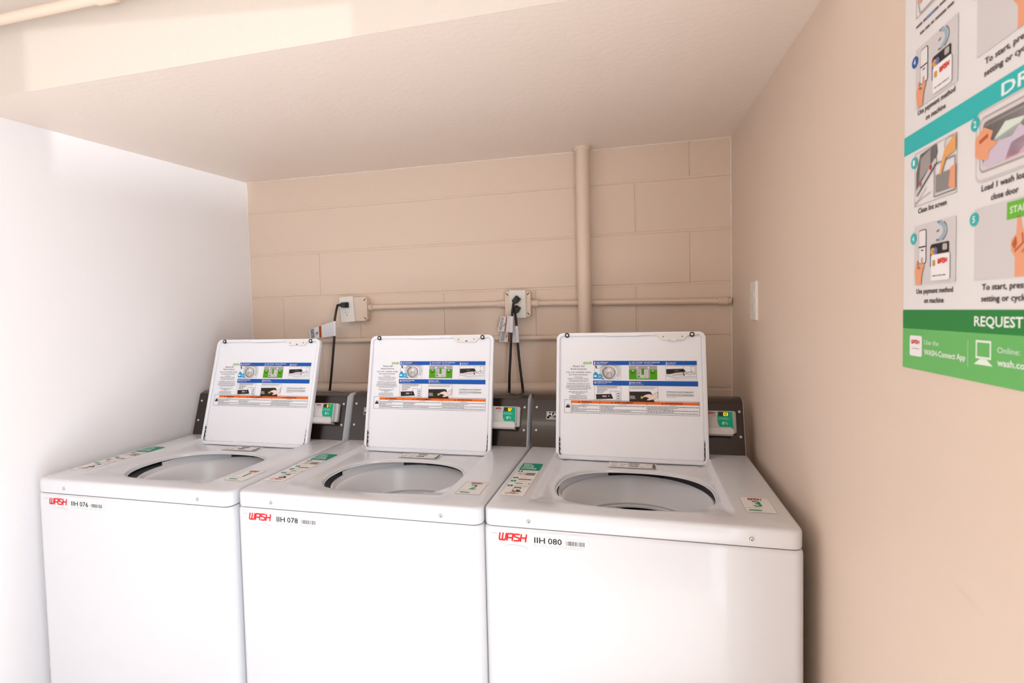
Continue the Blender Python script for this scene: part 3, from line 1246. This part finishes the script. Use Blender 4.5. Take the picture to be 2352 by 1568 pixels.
def art_badge():
    d = D(lambda a, b, l: fc(a, b, .0020 + l * .0003))
    x0, x1, s0, s1 = .0530, .1560, .0945, .1205
    d.rect(x0, s0, x1, s1, '#e9e4e0')
    d.lay(1).rect(x0 + .0015, s0 + .0020, x1 - .0015, s1 - .0020, '#201c22')
    d.rect(x0 + .0015, s0 + .0020, x0 + .010, s0 + .0090, '#232a55')
    d.lay(2).text('MAYTAG', x0 + .0035, s0 + .0098, .0120, '#eeeae6', x1 - x0 - .007, bold=True)
    d.rr(x0 + .0095, s0 + .0028, x1 - .002, s0 + .0082, .002, '#d8d0c8')
    d.lay(3).text('COMMERCIAL LAUNDRY', x0 + .011, s0 + .0040, .0032, '#2a2422', x1 - x0 - .016, bold=True)
    return d


def art_front(code, dx):
    d = D(lambda a, b, l: (a + dx, -.0005 - l * .0002, b), seed=7)
    d.rr(.1150, .8290, .2440, .8655, .002, '#ececec')
    d.lay(1)
    d.greek(.0205, .0365, .8560, .0016, '#9a9694')
    d.wash(.0395, .8405, .0660, .0185, '#dc2024', t=.155)
    d.arc(.078, .8085, .046, .0235, 48, 124, .0006, '#9bb0a8', 22)
    d.text(code[:3], .1235, .8412, .0130, '#191516', .0255, bold=True)
    d.text(code[4:], .1555, .8412, .0130, '#191516', .0320, bold=True)
    d.text('Machine ID', .1560, .8565, .0020, '#5a5452', .0165, 'c')
    d.greek(.1965, .2390, .8555, .0016, '#9a9694')
    d.bars(.1970, .2395, .8412, .8515, '#241b1d', 17)
    d.greek(.1200, .2400, .8372, .0017, '#8f8b8a')
    d.greek(.1215, .2370, .8335, .0017, '#7fa398')
    return d


def art_number(n):
    d = D(lambda a, b, l: (a, b, ZT + .0004 + l * .00022), seed=3)
    x0, x1, y0, y1 = .5905, .6560, .0875, .1880
    G = '#12866c'
    d.rr(x0, y0, x1, y1, .003, '#e4e0dc')
    d.lay(1).frame(x0 + .001, y0 + .001, x1 - .001, y1 - .001, .0006, '#4c7d66')
    d.wash(.6090, .1705, .0290, .0105, '#a82428', t=.2)
    d.greek(.6110, .6390, .1640, .0022, '#a08a84')
    d.text(n, .6240, .1270, .0350, G, None if n == '1' else .0190, 'c', True)
    d.greek(.5960, .6300, .1170, .0026, '#8c6a62')
    d.rr(.5985, .0985, .6260, .1050, .003, G)
    return d


def art_pay():
    sh = .0085

    def fn(a, b, l):     # a across 0..1, b along 0..1 from the front
        return (.0190 + a * .0625 + .0 * b, .0915 + b * .2900, ZT + .0004 + l * .00022)
    d = D(fn, seed=9)
    G = '#0a8a6e'
    k = '#4b3d3a'
    d.rr(0, 0, 1, 1, .03, '#e4e0dc')
    d.lay(1)
    d.line([(.985, .0), (.985, .72)], .012, '#9a6a5e')
    d.rr(.01, .745, .99, .995, .03, G)
    d.lay(2)
    for i, (t, w) in enumerate((('PAY', .40), ('WITH', .50), ('YOUR', .55), ('PHONE', .70))):
        d.text(t, .10, .935 - i * .047, .034, '#e6f3ee', w, bold=True)
    d.greek(.10, .78, .765, .010, '#8fcab9')
    d.lay(1)
    for i, y in enumerate((.685, .475, .375, .240)):
        d.rr(.02, y, .26, y + .045, .02, G)
        d.lay(2).text(str(i + 1), .14, y + .009, .028, '#e6f3ee', .05, 'c', True)
        d.lay(1)
    d.greek(.32, .82, .700, .014, '#9db5a6')
    d.frame(.08, .585, .38, .665, .010, '#c09a90')
    d.wash(.12, .612, .2, .026, '#b8302e', t=.2)
    d.rect(.42, .585, .44, .665, k)
    d.rr(.48, .630, .90, .660, .008, '#5a4a46')
    d.rr(.48, .590, .90, .618, .008, '#5a4a46')
    d.greek(.32, .70, .505, .013, '#9db5a6')
    d.rr(.30, .445, .88, .468, .008, '#5a4642')
    d.greek(.32, .72, .395, .013, '#9db5a6')
    d.rr(.28, .325, .60, .343, .006, '#6b5955')
    d.greek(.64, .80, .330, .012, '#9a8f8a')
    d.rr(.84, .325, .92, .343, .006, '#6b5955')
    d.greek(.32, .90, .268, .014, '#9db5a6')
    d.greek(.32, .86, .245, .012, '#9db5a6')
    d.frame(.38, .115, .66, .215, .025, '#4e453f')
    d.poly([(.50, .17), (.58, .16), (.80, .105), (.74, .10), (.56, .12)], '#4e453f')
    d.wash(.16, .045, .56, .040, '#9c2226', t=.2, shear=.1)
    return d


def art_rating():
    def fn(a, b, l):
        y = .4340 + b * .0520
        return (.2690 + a * .1400, y, ZT + DECKZ(y) + .0007 + l * .00022)
    d = D(fn, seed=11)
    for i in range(8):
        d.rect(0, i / 8, 1, (i + 1) / 8, '#e9e6e4')
    d.lay(1)
    K = '#35292a'
    d.text('MAYTAG', .05, .78, .13, K, .13, bold=True)
    d.greek(.05, .19, .46, .06, '#8a7f7c')
    d.greek(.05, .17, .22, .10, K)
    for y, w in ((.80, .04), (.60, .15), (.44, .03), (.26, .10)):
        d.greek(.24, .24 + w, y, .10, K)
    d.bars(.42, .67, .62, .88, '#4a3a3c', 20)
    d.bars(.42, .63, .22, .48, '#4a3a3c', 16)
    d.greek(.78, .90, .76, .10, '#8a7f7c')
    d.frame(.70, .12, .90, .36, .012, '#9a8f8c')
    d.rr(.92, .06, .98, .62, .015, '#2f2526')
    d.ell(.95, .76, .03, .14, '#5a4648', 14)
    d.lay(2).rect(.943, .14, .957, .52, '#b9b0a8')
    return d


def build_washer(i, x, y, a, la, code, dx, num, label):
    t = thing('washing_machine', label, 'washing machine', (x, y, 0), a, 'coin-style top-loading washers in a row')
    cb = part('cabinet', 'cab', build_cabinet, t)
    dk = part('top_deck', 'deck', build_deck, t)
    for k, sx in enumerate((.1109, .5846)):
        part('deck_screw', 'scr%d' % k, build_screws(sx), dk)
    part('rating_label', 'rating', lambda n, p: art_rating().obj(n, p), dk)
    part('payment_sticker', 'pay', lambda n, p: art_pay().obj(n, p), dk)
    s = art_number(num[1]).obj('number_sticker', dk)
    s['label'] = 'sticker with a green ' + num[1]
    s = art_front(code, dx).obj('machine_sticker', cb)
    s['label'] = 'sticker with a red word and code ' + code
    part('tub_cover', 'tub', build_tub, t)
    part('splash_collar', 'collar0', build_collar(178, 268, .872), t)
    part('splash_collar', 'collar1', build_collar(114, 178, .8840), t)
    sa = ((40, 91), (40, 91), (67, 112))[i]
    part('drain_slot', 'slot%d' % sa[0], build_slot(*sa), t)
    part('balance_ring', 'ring', build_ring, t)
    part('basket', 'basket', build_basket, t)
    co = part('console', 'console', build_console, t)
    pn = part('control_panel', 'panel', build_panel, t)
    for k, (sx, sy, sz) in enumerate(((.0187, .6193, 1.0439), (.6665, .6193, 1.0439), (.0187, .5914, .9701), (.6665, .5914, .9701))):
        part('panel_screw', 'pscr%d' % k, build_cscrews(sx, sy, sz), pn)
    part('maker_badge', 'badge', lambda n, p: art_badge().obj(n, p), pn)
    rd = part('card_reader', 'reader', build_reader_body, t)
    part('reader_face', 'rface', lambda n, p: art_reader(num).obj(n, p), rd)
    s = art_digits(num).obj('digital_display', rd)
    s['label'] = 'lit yellow digits ' + num
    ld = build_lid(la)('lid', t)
    build_art_lid(la, 5)('instruction_label', ld)
    build_grip(la)('finger_grip', ld)
    lp = build_latch(la, False)('latch_plate', ld)
    for u in (.3425, .4000):
        build_latch_bits(la, u)('latch_screw', ld)
    build_strike(la, num == '03')('latch_strike', ld)
    for u in (.0355, .4300):
        build_bumper(la, u)('rubber_bumper', ld)
    for s_ in (0, 1):
        build_spring(la, s_, 1)('hinge_spring', ld)
        build_hinge(la, s_)('hinge_pin', ld)
    return t


build_washer(0, .0699, -1.0324, .0070, .2837, 'IIH 076', .0125, '01', 'white top-loading washer numbered 1, lid up, nearest the left wall')
build_washer(1, .7629, -1.0132, .0077, .2070, 'IIH 078', .003, '02', 'white top-loading washer numbered 2, lid up, in the middle of the three')
build_washer(2, 1.4497, -1.0000, .0033, .1914, 'IIH 080', 0, '03', 'white top-loading washer numbered 3, lid up, against the right wall')


# ------------------------------------------------------------------ poster on the right wall
def build_poster():
    y0, PW, Z0, Z1 = -1.307, .457, 1.283, 1.893
    base = Vector((XR(y0), y0, 0))

    def fn(u, v, l):
        return tuple(base + dr * u + nr * (.0022 + l * .0003) + Vector((0, 0, v)))
    t = thing('instruction_poster', 'white laundry instruction poster with teal and green bands on the right wall', 'poster', (0, 0, 0), 0)
    o = MB()
    rings = [[tuple(base + dr * a + nr * n + Vector((0, 0, b))) for a, b in ((0, Z0), (PW, Z0), (PW, Z1), (0, Z1))] for n in (.0003, .0018)]
    o.loft(rings, mat('poster_board', (.80, .78, .77, 1), rough=.4), True, True)
    o.obj('poster_sheet', t)
    d = D(fn, seed=21)
    TE, G1, G2, BLU, K, SK, SK2, GY = '#35b8b6', '#2f8440', '#6cb866', '#2a5aa8', '#3f3334', '#e8a27c', '#b9603a', '#d9d4d3'
    d.rect(0, 1.3380, PW, 1.3640, G1)
    d.rect(0, Z0, PW, 1.3380, G2)
    d.rect(0, 1.5780, PW, 1.6035, TE)
    d.rect(0, 1.8450, PW, Z1, BLU)
    d.lay(1)
    d.text('DRY', PW / 2 + .004, 1.5848, .0125, '#e8f6f4', .062, 'c', True)
    d.text('REQUEST SERVICE', PW / 2 + .008, 1.3460, .0105, '#eef5ea', .150, 'c', True)
    # green footer
    d.rr(.020, 1.3012, .0515, 1.3290, .003, '#eeeaea')
    d.lay(2).wash(.0250, 1.3180, .0205, .0050, '#d23a34', t=.2)
    d.greek(.0270, .0450, 1.3110, .0016, '#8a8280')
    d.lay(1)
    d.text('Use the', .0570, 1.3185, .0060, '#e6f2e0', .034)
    d.text('WASH-Connect App', .0570, 1.3050, .0068, '#f0f6ec', .089, bold=True)
    d.rect(.1500, 1.2985, .1515, 1.3300, '#a9d4a2')
    d.frame(.1660, 1.3110, .1900, 1.3290, .0024, '#e6f2e0')
    d.poly([(.172, 1.3095), (.184, 1.3095), (.194, 1.3030), (.162, 1.3030)], '#e6f2e0')
    d.text('Online:', .2010, 1.3185, .0060, '#e6f2e0', .034)
    d.text('wash.com', .2010, 1.3050, .0068, '#f0f6ec', .050, bold=True)

    def hand_up(x, z, s, k=1):
        P = lambda pts: [(x + a * s * k, z + b * s) for a, b in pts]
        d.poly(P([(-.006, 0), (.010, 0), (.010, .022), (.012, .036), (.006, .046), (.001, .047), (-.001, .062), (-.004, .062), (-.005, .044), (-.010, .038), (-.010, .028), (-.006, .020)]), SK)
        d.lay(3).line(P([(-.006, .026), (.002, .034), (.001, .044)]), .0018 * s, SK2)
        d.line(P([(.001, .024), (.008, .034)]), .0014 * s, SK2)
        d.poly(P([(-.009, .034), (-.005, .042), (-.004, .034), (-.006, .028)]), SK2)
        d.lay(2)

    def pay_picture(u, z, s):
        d.lay(1).rect(u, z, u + .095, z + .080 * s, '#d4cfce')
        d.lay(2)
        # phone held in a hand
        d.rr(u + .012, z + .028 * s, u + .031, z + .074 * s, .004, '#3a3334')
        d.lay(3).rr(u + .0132, z + .0292 * s, u + .0298, z + .0728 * s, .003, '#e8e4e4')
        d.lay(4).rect(u + .0132, z + .0500 * s, u + .0298, z + .0518 * s, '#3a3334')
        d.rect(u + .019, z + .0455 * s, u + .025, z + .0470 * s, '#3a3334')
        d.lay(5).poly([(u + .008, z), (u + .020, z), (u + .0225, z + .016 * s), (u + .0280, z + .026 * s), (u + .0265, z + .030 * s), (u + .0230, z + .027 * s), (u + .0235, z + .036 * s), (u + .0200, z + .037 * s),
                       (u + .0185, z + .024 * s), (u + .0120, z + .026 * s), (u + .0115, z + .034 * s), (u + .0085, z + .032 * s), (u + .0040, z + .018 * s)], SK)
        d.lay(6).line([(u + .0115, z + .024 * s), (u + .0185, z + .022 * s)], .002, SK2)
        # bank card behind, laundry card in front
        d.lay(2).rr(u + .040, z + .022 * s, u + .080, z + .050 * s, .002, '#2a3a80')
        d.lay(3).rr(u + .0425, z + .025 * s, u + .0820, z + .0515 * s, .002, '#332c2b')
        d.lay(4).rr(u + .0690, z + .0415 * s, u + .0790, z + .0495 * s, .002, '#b9b4ac')
        d.ell(u + .0470, z + .0420 * s, .0050, .0050 * s, '#d8a23c', 14)
        d.ell(u + .0530, z + .0420 * s, .0050, .0050 * s, '#6b72b0', 14)
        d.lay(5).rr(u + .0440, z + .004 * s, u + .0850, z + .0375 * s, .003, '#efecec')
        d.lay(6).rr(u + .0480, z + .0230 * s, u + .0540, z + .0305 * s, .001, '#c99a2c')
        d.wash(u + .0600, z + .0255 * s, .0200, .0060 * s, '#e0453a', t=.25)
        d.greek(u + .0480, u + .0800, z + .0095 * s, .0026, '#8c8280')
        # contactless reader arcs
        d.lay(2)
        d.arc(u + .0560, z + .0665 * s, .0150, .0115 * s, -75, 75, .0050, '#9db4c4', 12)
        d.arc(u + .0580, z + .0665 * s, .0190, .0140 * s, -60, 50, .0018, '#6f7c88', 10)
        d.line([(u + .0560, z + .0780 * s), (u + .0640, z + .0790 * s)], .0022, '#77706e')
        d.line([(u + .0545, z + .0665 * s), (u + .0600, z + .0680 * s)], .0022, '#77706e')
        d.line([(u + .0535, z + .0560 * s), (u + .0600, z + .0555 * s)], .0022, '#77706e')

    def start_picture(u, z, s, btn):
        d.lay(1).rect(u, z, u + .095, z + .080 * s, '#d4cfce')
        d.lay(2)
        if btn:
            d.rect(u + .053, z + .0600 * s, u + .094, z + .0780 * s, '#6cb83c')
            d.lay(3).text('START', u + .058, z + .0660 * s, .0065, '#dff2d2', .031, bold=True)
            d.lay(2)
        hand_up(u + .0745, z, 1.0 * s, 1.5)

    def num(u, z, n, c):
        d.lay(3).ell(u, z, .0080, .0075, c, 24)
        d.lay(4).text(n, u, z - .0035, .0070, '#eef2f2', .0050, 'c', True)

    def cap(u, z, *lines):
        d.lay(1)
        for i, (s, w) in enumerate(lines):
            d.text(s, u, z - i * .0125, .0064, K, w, 'c', True)

    # row above the teal band
    pay_picture(.030, 1.6320, .98)
    num(.0290, 1.6955, '4', BLU)
    cap(.078, 1.6225, ('Use payment method', .084), ('on machine', .045))
    start_picture(.160, 1.6420, 1.1, False)
    num(.1600, 1.7140, '5', BLU)
    cap(.208, 1.6290, ('To start, press', .068), ('setting or cycle', .070))
    d.lay(1).rect(.290, 1.642, .385, 1.722, '#d4cfce')
    # top row
    d.lay(1).greek(.030, .125, 1.7385, .0052, '#6a5a5a')
    d.greek(.040, .115, 1.7262, .0052, '#6a5a5a')
    d.lay(2).greek(.055, .078, 1.7385, .0052, '#6f86bd')
    for j, u in enumerate((.030, .160, .290)):
        d.lay(1).frame(u, 1.752, u + .095, 1.832, .0009, '#b3abaa')
        num(u - .001, 1.824, str(j + 1), BLU)
    d.lay(2).poly([(.034, 1.776), (.052, 1.796), (.066, 1.812), (.076, 1.806), (.072, 1.788), (.058, 1.780), (.040, 1.766)], SK)
    d.lay(3).poly([(.056, 1.796), (.072, 1.806), (.078, 1.800), (.068, 1.790)], '#2f3560')
    d.lay(2).poly([(.080, 1.790), (.094, 1.800), (.104, 1.822), (.092, 1.822)], '#7fc7ab')
    d.line([(.034, 1.774), (.040, 1.754), (.120, 1.756)], .0014, '#a49a98')
    # row under the teal band: lint screen and loading
    u, z = .030, 1.5030
    d.lay(1).frame(u, z, u + .095, z + .070, .0008, '#b3abaa')
    d.lay(2).poly([(u + .004, z + .018), (u + .004, z + .044), (u + .014, z + .066), (u + .052, z + .0695), (u + .054, z + .058), (u + .044, z + .040)], '#6f6a68')
    d.lay(3).poly([(u + .016, z + .060), (u + .040, z + .067), (u + .040, z + .045), (u + .012, z + .030)], '#a09a96')
    d.line([(u + .004, z + .016), (u + .052, z + .050)], .0060, '#cfc9c6')
    d.line([(u + .006, z + .013), (u + .054, z + .046)], .0016, '#554c4a')
    d.ell(u + .040, z + .0430, .0035, .0035, '#cf3a30', 12)
    d.ell(u + .016, z + .0260, .0035, .0035, '#cf3a30', 12)
    d.frame(u + .048, z + .004, u + .092, z + .044, .0016, '#8c8482')
    d.rect(u + .052, z + .008, u + .084, z + .030, '#8f8a88')
    d.lay(4).poly([(u + .060, z + .030), (u + .064, z + .028), (u + .074, z + .046), (u + .094, z + .050), (u + .094, z + .070), (u + .072, z + .058), (u + .066, z + .046)], '#e8a868')
    d.poly([(u + .080, z + .010), (u + .094, z + .004), (u + .094, z + .034), (u + .084, z + .032)], SK)
    d.lay(3).arc(u + .080, z + .062, .010, .008, 0, 360, .0014, '#b7afac', 16)
    d.line([(u + .0, z + .004), (u + .040, z + .012)], .001, '#a49a98')
    d.line([(u + .0, z + .0), (u + .030, z + .020)], .001, '#a49a98')
    num(.0290, 1.5620, '1', TE)
    cap(.072, 1.4925, ('Clean lint screen', .066))
    u = .160
    d.lay(1).rr(u, z, u + .110, z + .078, .010, '#cdc7c5')
    d.lay(2).rr(u + .003, z + .003, u + .107, z + .075, .009, '#e2dcda')
    d.lay(3).rr(u + .008, z + .010, u + .102, z + .070, .008, '#a9a2a0')
    d.lay(4).rr(u + .010, z + .012, u + .100, z + .068, .007, '#d5cfcd')
    d.rr(u + .014, z + .016, u + .096, z + .064, .006, '#8f8987')
    d.lay(5).poly([(u + .014, z + .018), (u + .024, z + .014), (u + .070, z + .016), (u + .090, z + .030), (u + .070, z + .046), (u + .030, z + .040)], '#cfc0d0')
    d.poly([(u + .030, z + .038), (u + .060, z + .036), (u + .080, z + .050), (u + .050, z + .054)], '#d9e3d6')
    d.poly([(u + .050, z + .014), (u + .090, z + .016), (u + .096, z + .034), (u + .060, z + .030)], '#dba9b8')
    d.lay(6).poly([(u + .002, z + .030), (u + .002, z + .050), (u + .018, z + .058), (u + .032, z + .050), (u + .028, z + .042), (u + .040, z + .036), (u + .026, z + .030), (u + .024, z + .022), (u + .014, z + .024)], SK)
    d.lay(7).line([(u + .010, z + .044), (u + .024, z + .048)], .004, SK2)
    num(.1600, 1.5700, '2', TE)
    cap(.208, 1.4935, ('Load 1 wash load,', .074), ('close door', .042))
    d.lay(1).rect(.290, 1.503, .385, 1.573, '#d4cfce')
    # last row
    pay_picture(.030, 1.3970, .98)
    num(.0290, 1.4600, '4', TE)
    cap(.078, 1.3855, ('Use payment method', .084), ('on machine', .045))
    start_picture(.160, 1.3970, .98, True)
    num(.1600, 1.4650, '5', TE)
    cap(.208, 1.3855, ('To start, press', .068), ('setting or cycle', .070))
    d.lay(1).rect(.290, 1.397, .385, 1.475, '#d4cfce')
    d.obj('poster_print', t)


build_poster()

# ------------------------------------------------------------------ light
def area(name, loc, rot, sx, sy, power, col, spread=None):
    l = bpy.data.lights.new(name, 'AREA')
    l.shape = 'RECTANGLE'
    l.size, l.size_y = sx, sy
    l.energy = power
    l.color = col
    if spread:
        l.spread = spread
    o = bpy.data.objects.new(name, l)
    COL.objects.link(o)
    o.location = loc
    o.rotation_euler = rot
    return o


# daylight through the doorway beside the camera (faces -x)
area('doorway_daylight', (XR(-2.48) + .10, (DOOR0 + DOOR1) / 2, DOORH / 2), (0, math.radians(90), 0), DOORH - .02, abs(DOOR1 - DOOR0) - .02, 62, (.87, .95, 1.05))
# added fill lamp with a made-up housing, unseen behind the camera
cl = thing('added_fill_light', 'added long white fill light on the ceiling, out of view', 'light', (1.0, -2.5, CEIL))
o = MB()
o.box((-.6, -.10, -.05), (.6, .10, 0), plastic)
o.obj('fill_light_housing', cl)
area('fill_lamp', (1.0, -2.5, CEIL - .055), (0, 0, 0), 1.15, .18, 3, (1.0, .82, .66))
# sunlight thrown back up from outside, almost level, through the same doorway
s = bpy.data.lights.new('reflected_sun', 'SUN')
s.energy = 1.15
s.angle = math.radians(.5)
s.color = (.93, .96, 1.0)
so = bpy.data.objects.new('reflected_sun', s)
COL.objects.link(so)
az = Vector((-.734, .679, 0)).normalized()
dv = (az + Vector((0, 0, .0717))).normalized()
so.rotation_euler = dv.to_track_quat('-Z', 'Y').to_euler()
so.location = (4, -4, 1)
# added unseen blocker outside that hides the lower part of that glare
mbo = MB()
oc = Vector((2.2, -2.48, 0)) - az * 20
op_ = Vector((-az.y, az.x, 0))
ov = [oc + op_ * a - az * b + Vector((0, 0, c)) for c in (-2.6, .25) for a, b in ((-4, 0), (4, 0), (4, .3), (-4, .3))]
mbo.add(ov, [(3, 2, 1, 0), (4, 5, 6, 7), (0, 1, 5, 4), (1, 2, 6, 5), (2, 3, 7, 6), (3, 0, 4, 7)], mat('blocker_surface', (.5, .47, .43, 1), rough=.8))
structure(mbo.obj('glare_blocker', smooth=0))
# direct sun falling through the doorway on to the floor behind the camera
s2 = bpy.data.lights.new('sun', 'SUN')
s2.energy = 17
s2.angle = math.radians(.6)
s2.color = (1.0, .96, .91)
so2 = bpy.data.objects.new('sun', s2)
COL.objects.link(so2)
so2.rotation_euler = Vector((-.72, .06, -.80)).normalized().to_track_quat('-Z', 'Y').to_euler()
so2.location = (5, -3, 4)

w = bpy.data.worlds.new('World')
sc.world = w
w.use_nodes = True
w.node_tree.nodes['Background'].inputs['Color'].default_value = (.80, .90, 1.0, 1)
w.node_tree.nodes['Background'].inputs['Strength'].default_value = 1.0

# ------------------------------------------------------------------ camera
def cam_axes(p):
    cy, sy = math.cos(p['yaw']), math.sin(p['yaw'])
    f = Vector((-sy * math.cos(p['pitch']), cy * math.cos(p['pitch']), math.sin(p['pitch'])))
    r = Vector((cy, sy, 0))
    u = r.cross(f)
    c, s_ = math.cos(p['roll']), math.sin(p['roll'])
    return c * r + s_ * u, -s_ * r + c * u, f


r, u, f = cam_axes(CAM)
cd = bpy.data.cameras.new('Camera')
co = bpy.data.objects.new('Camera', cd)
COL.objects.link(co)
M = Matrix(((r.x, u.x, -f.x, CAM['cx']), (r.y, u.y, -f.y, CAM['cy']), (r.z, u.z, -f.z, CAM['cz']), (0, 0, 0, 1)))
co.matrix_world = M
cd.sensor_width = 36
cd.lens = 36 * CAM['f'] / 2352
cd.shift_x = (1176 - CAM['ppx']) / 2352
cd.shift_y = (CAM['ppy'] - 784) / 2352
cd.clip_start = .01
cd.dof.use_dof = True
cd.dof.focus_distance = 1.75
cd.dof.aperture_fstop = 6.7
sc.camera = co

sc.view_settings.view_transform = 'Standard'
sc.view_settings.look = 'None'
sc.view_settings.exposure = -.1
sc.view_settings.gamma = 1
sc.view_settings.use_curve_mapping = False
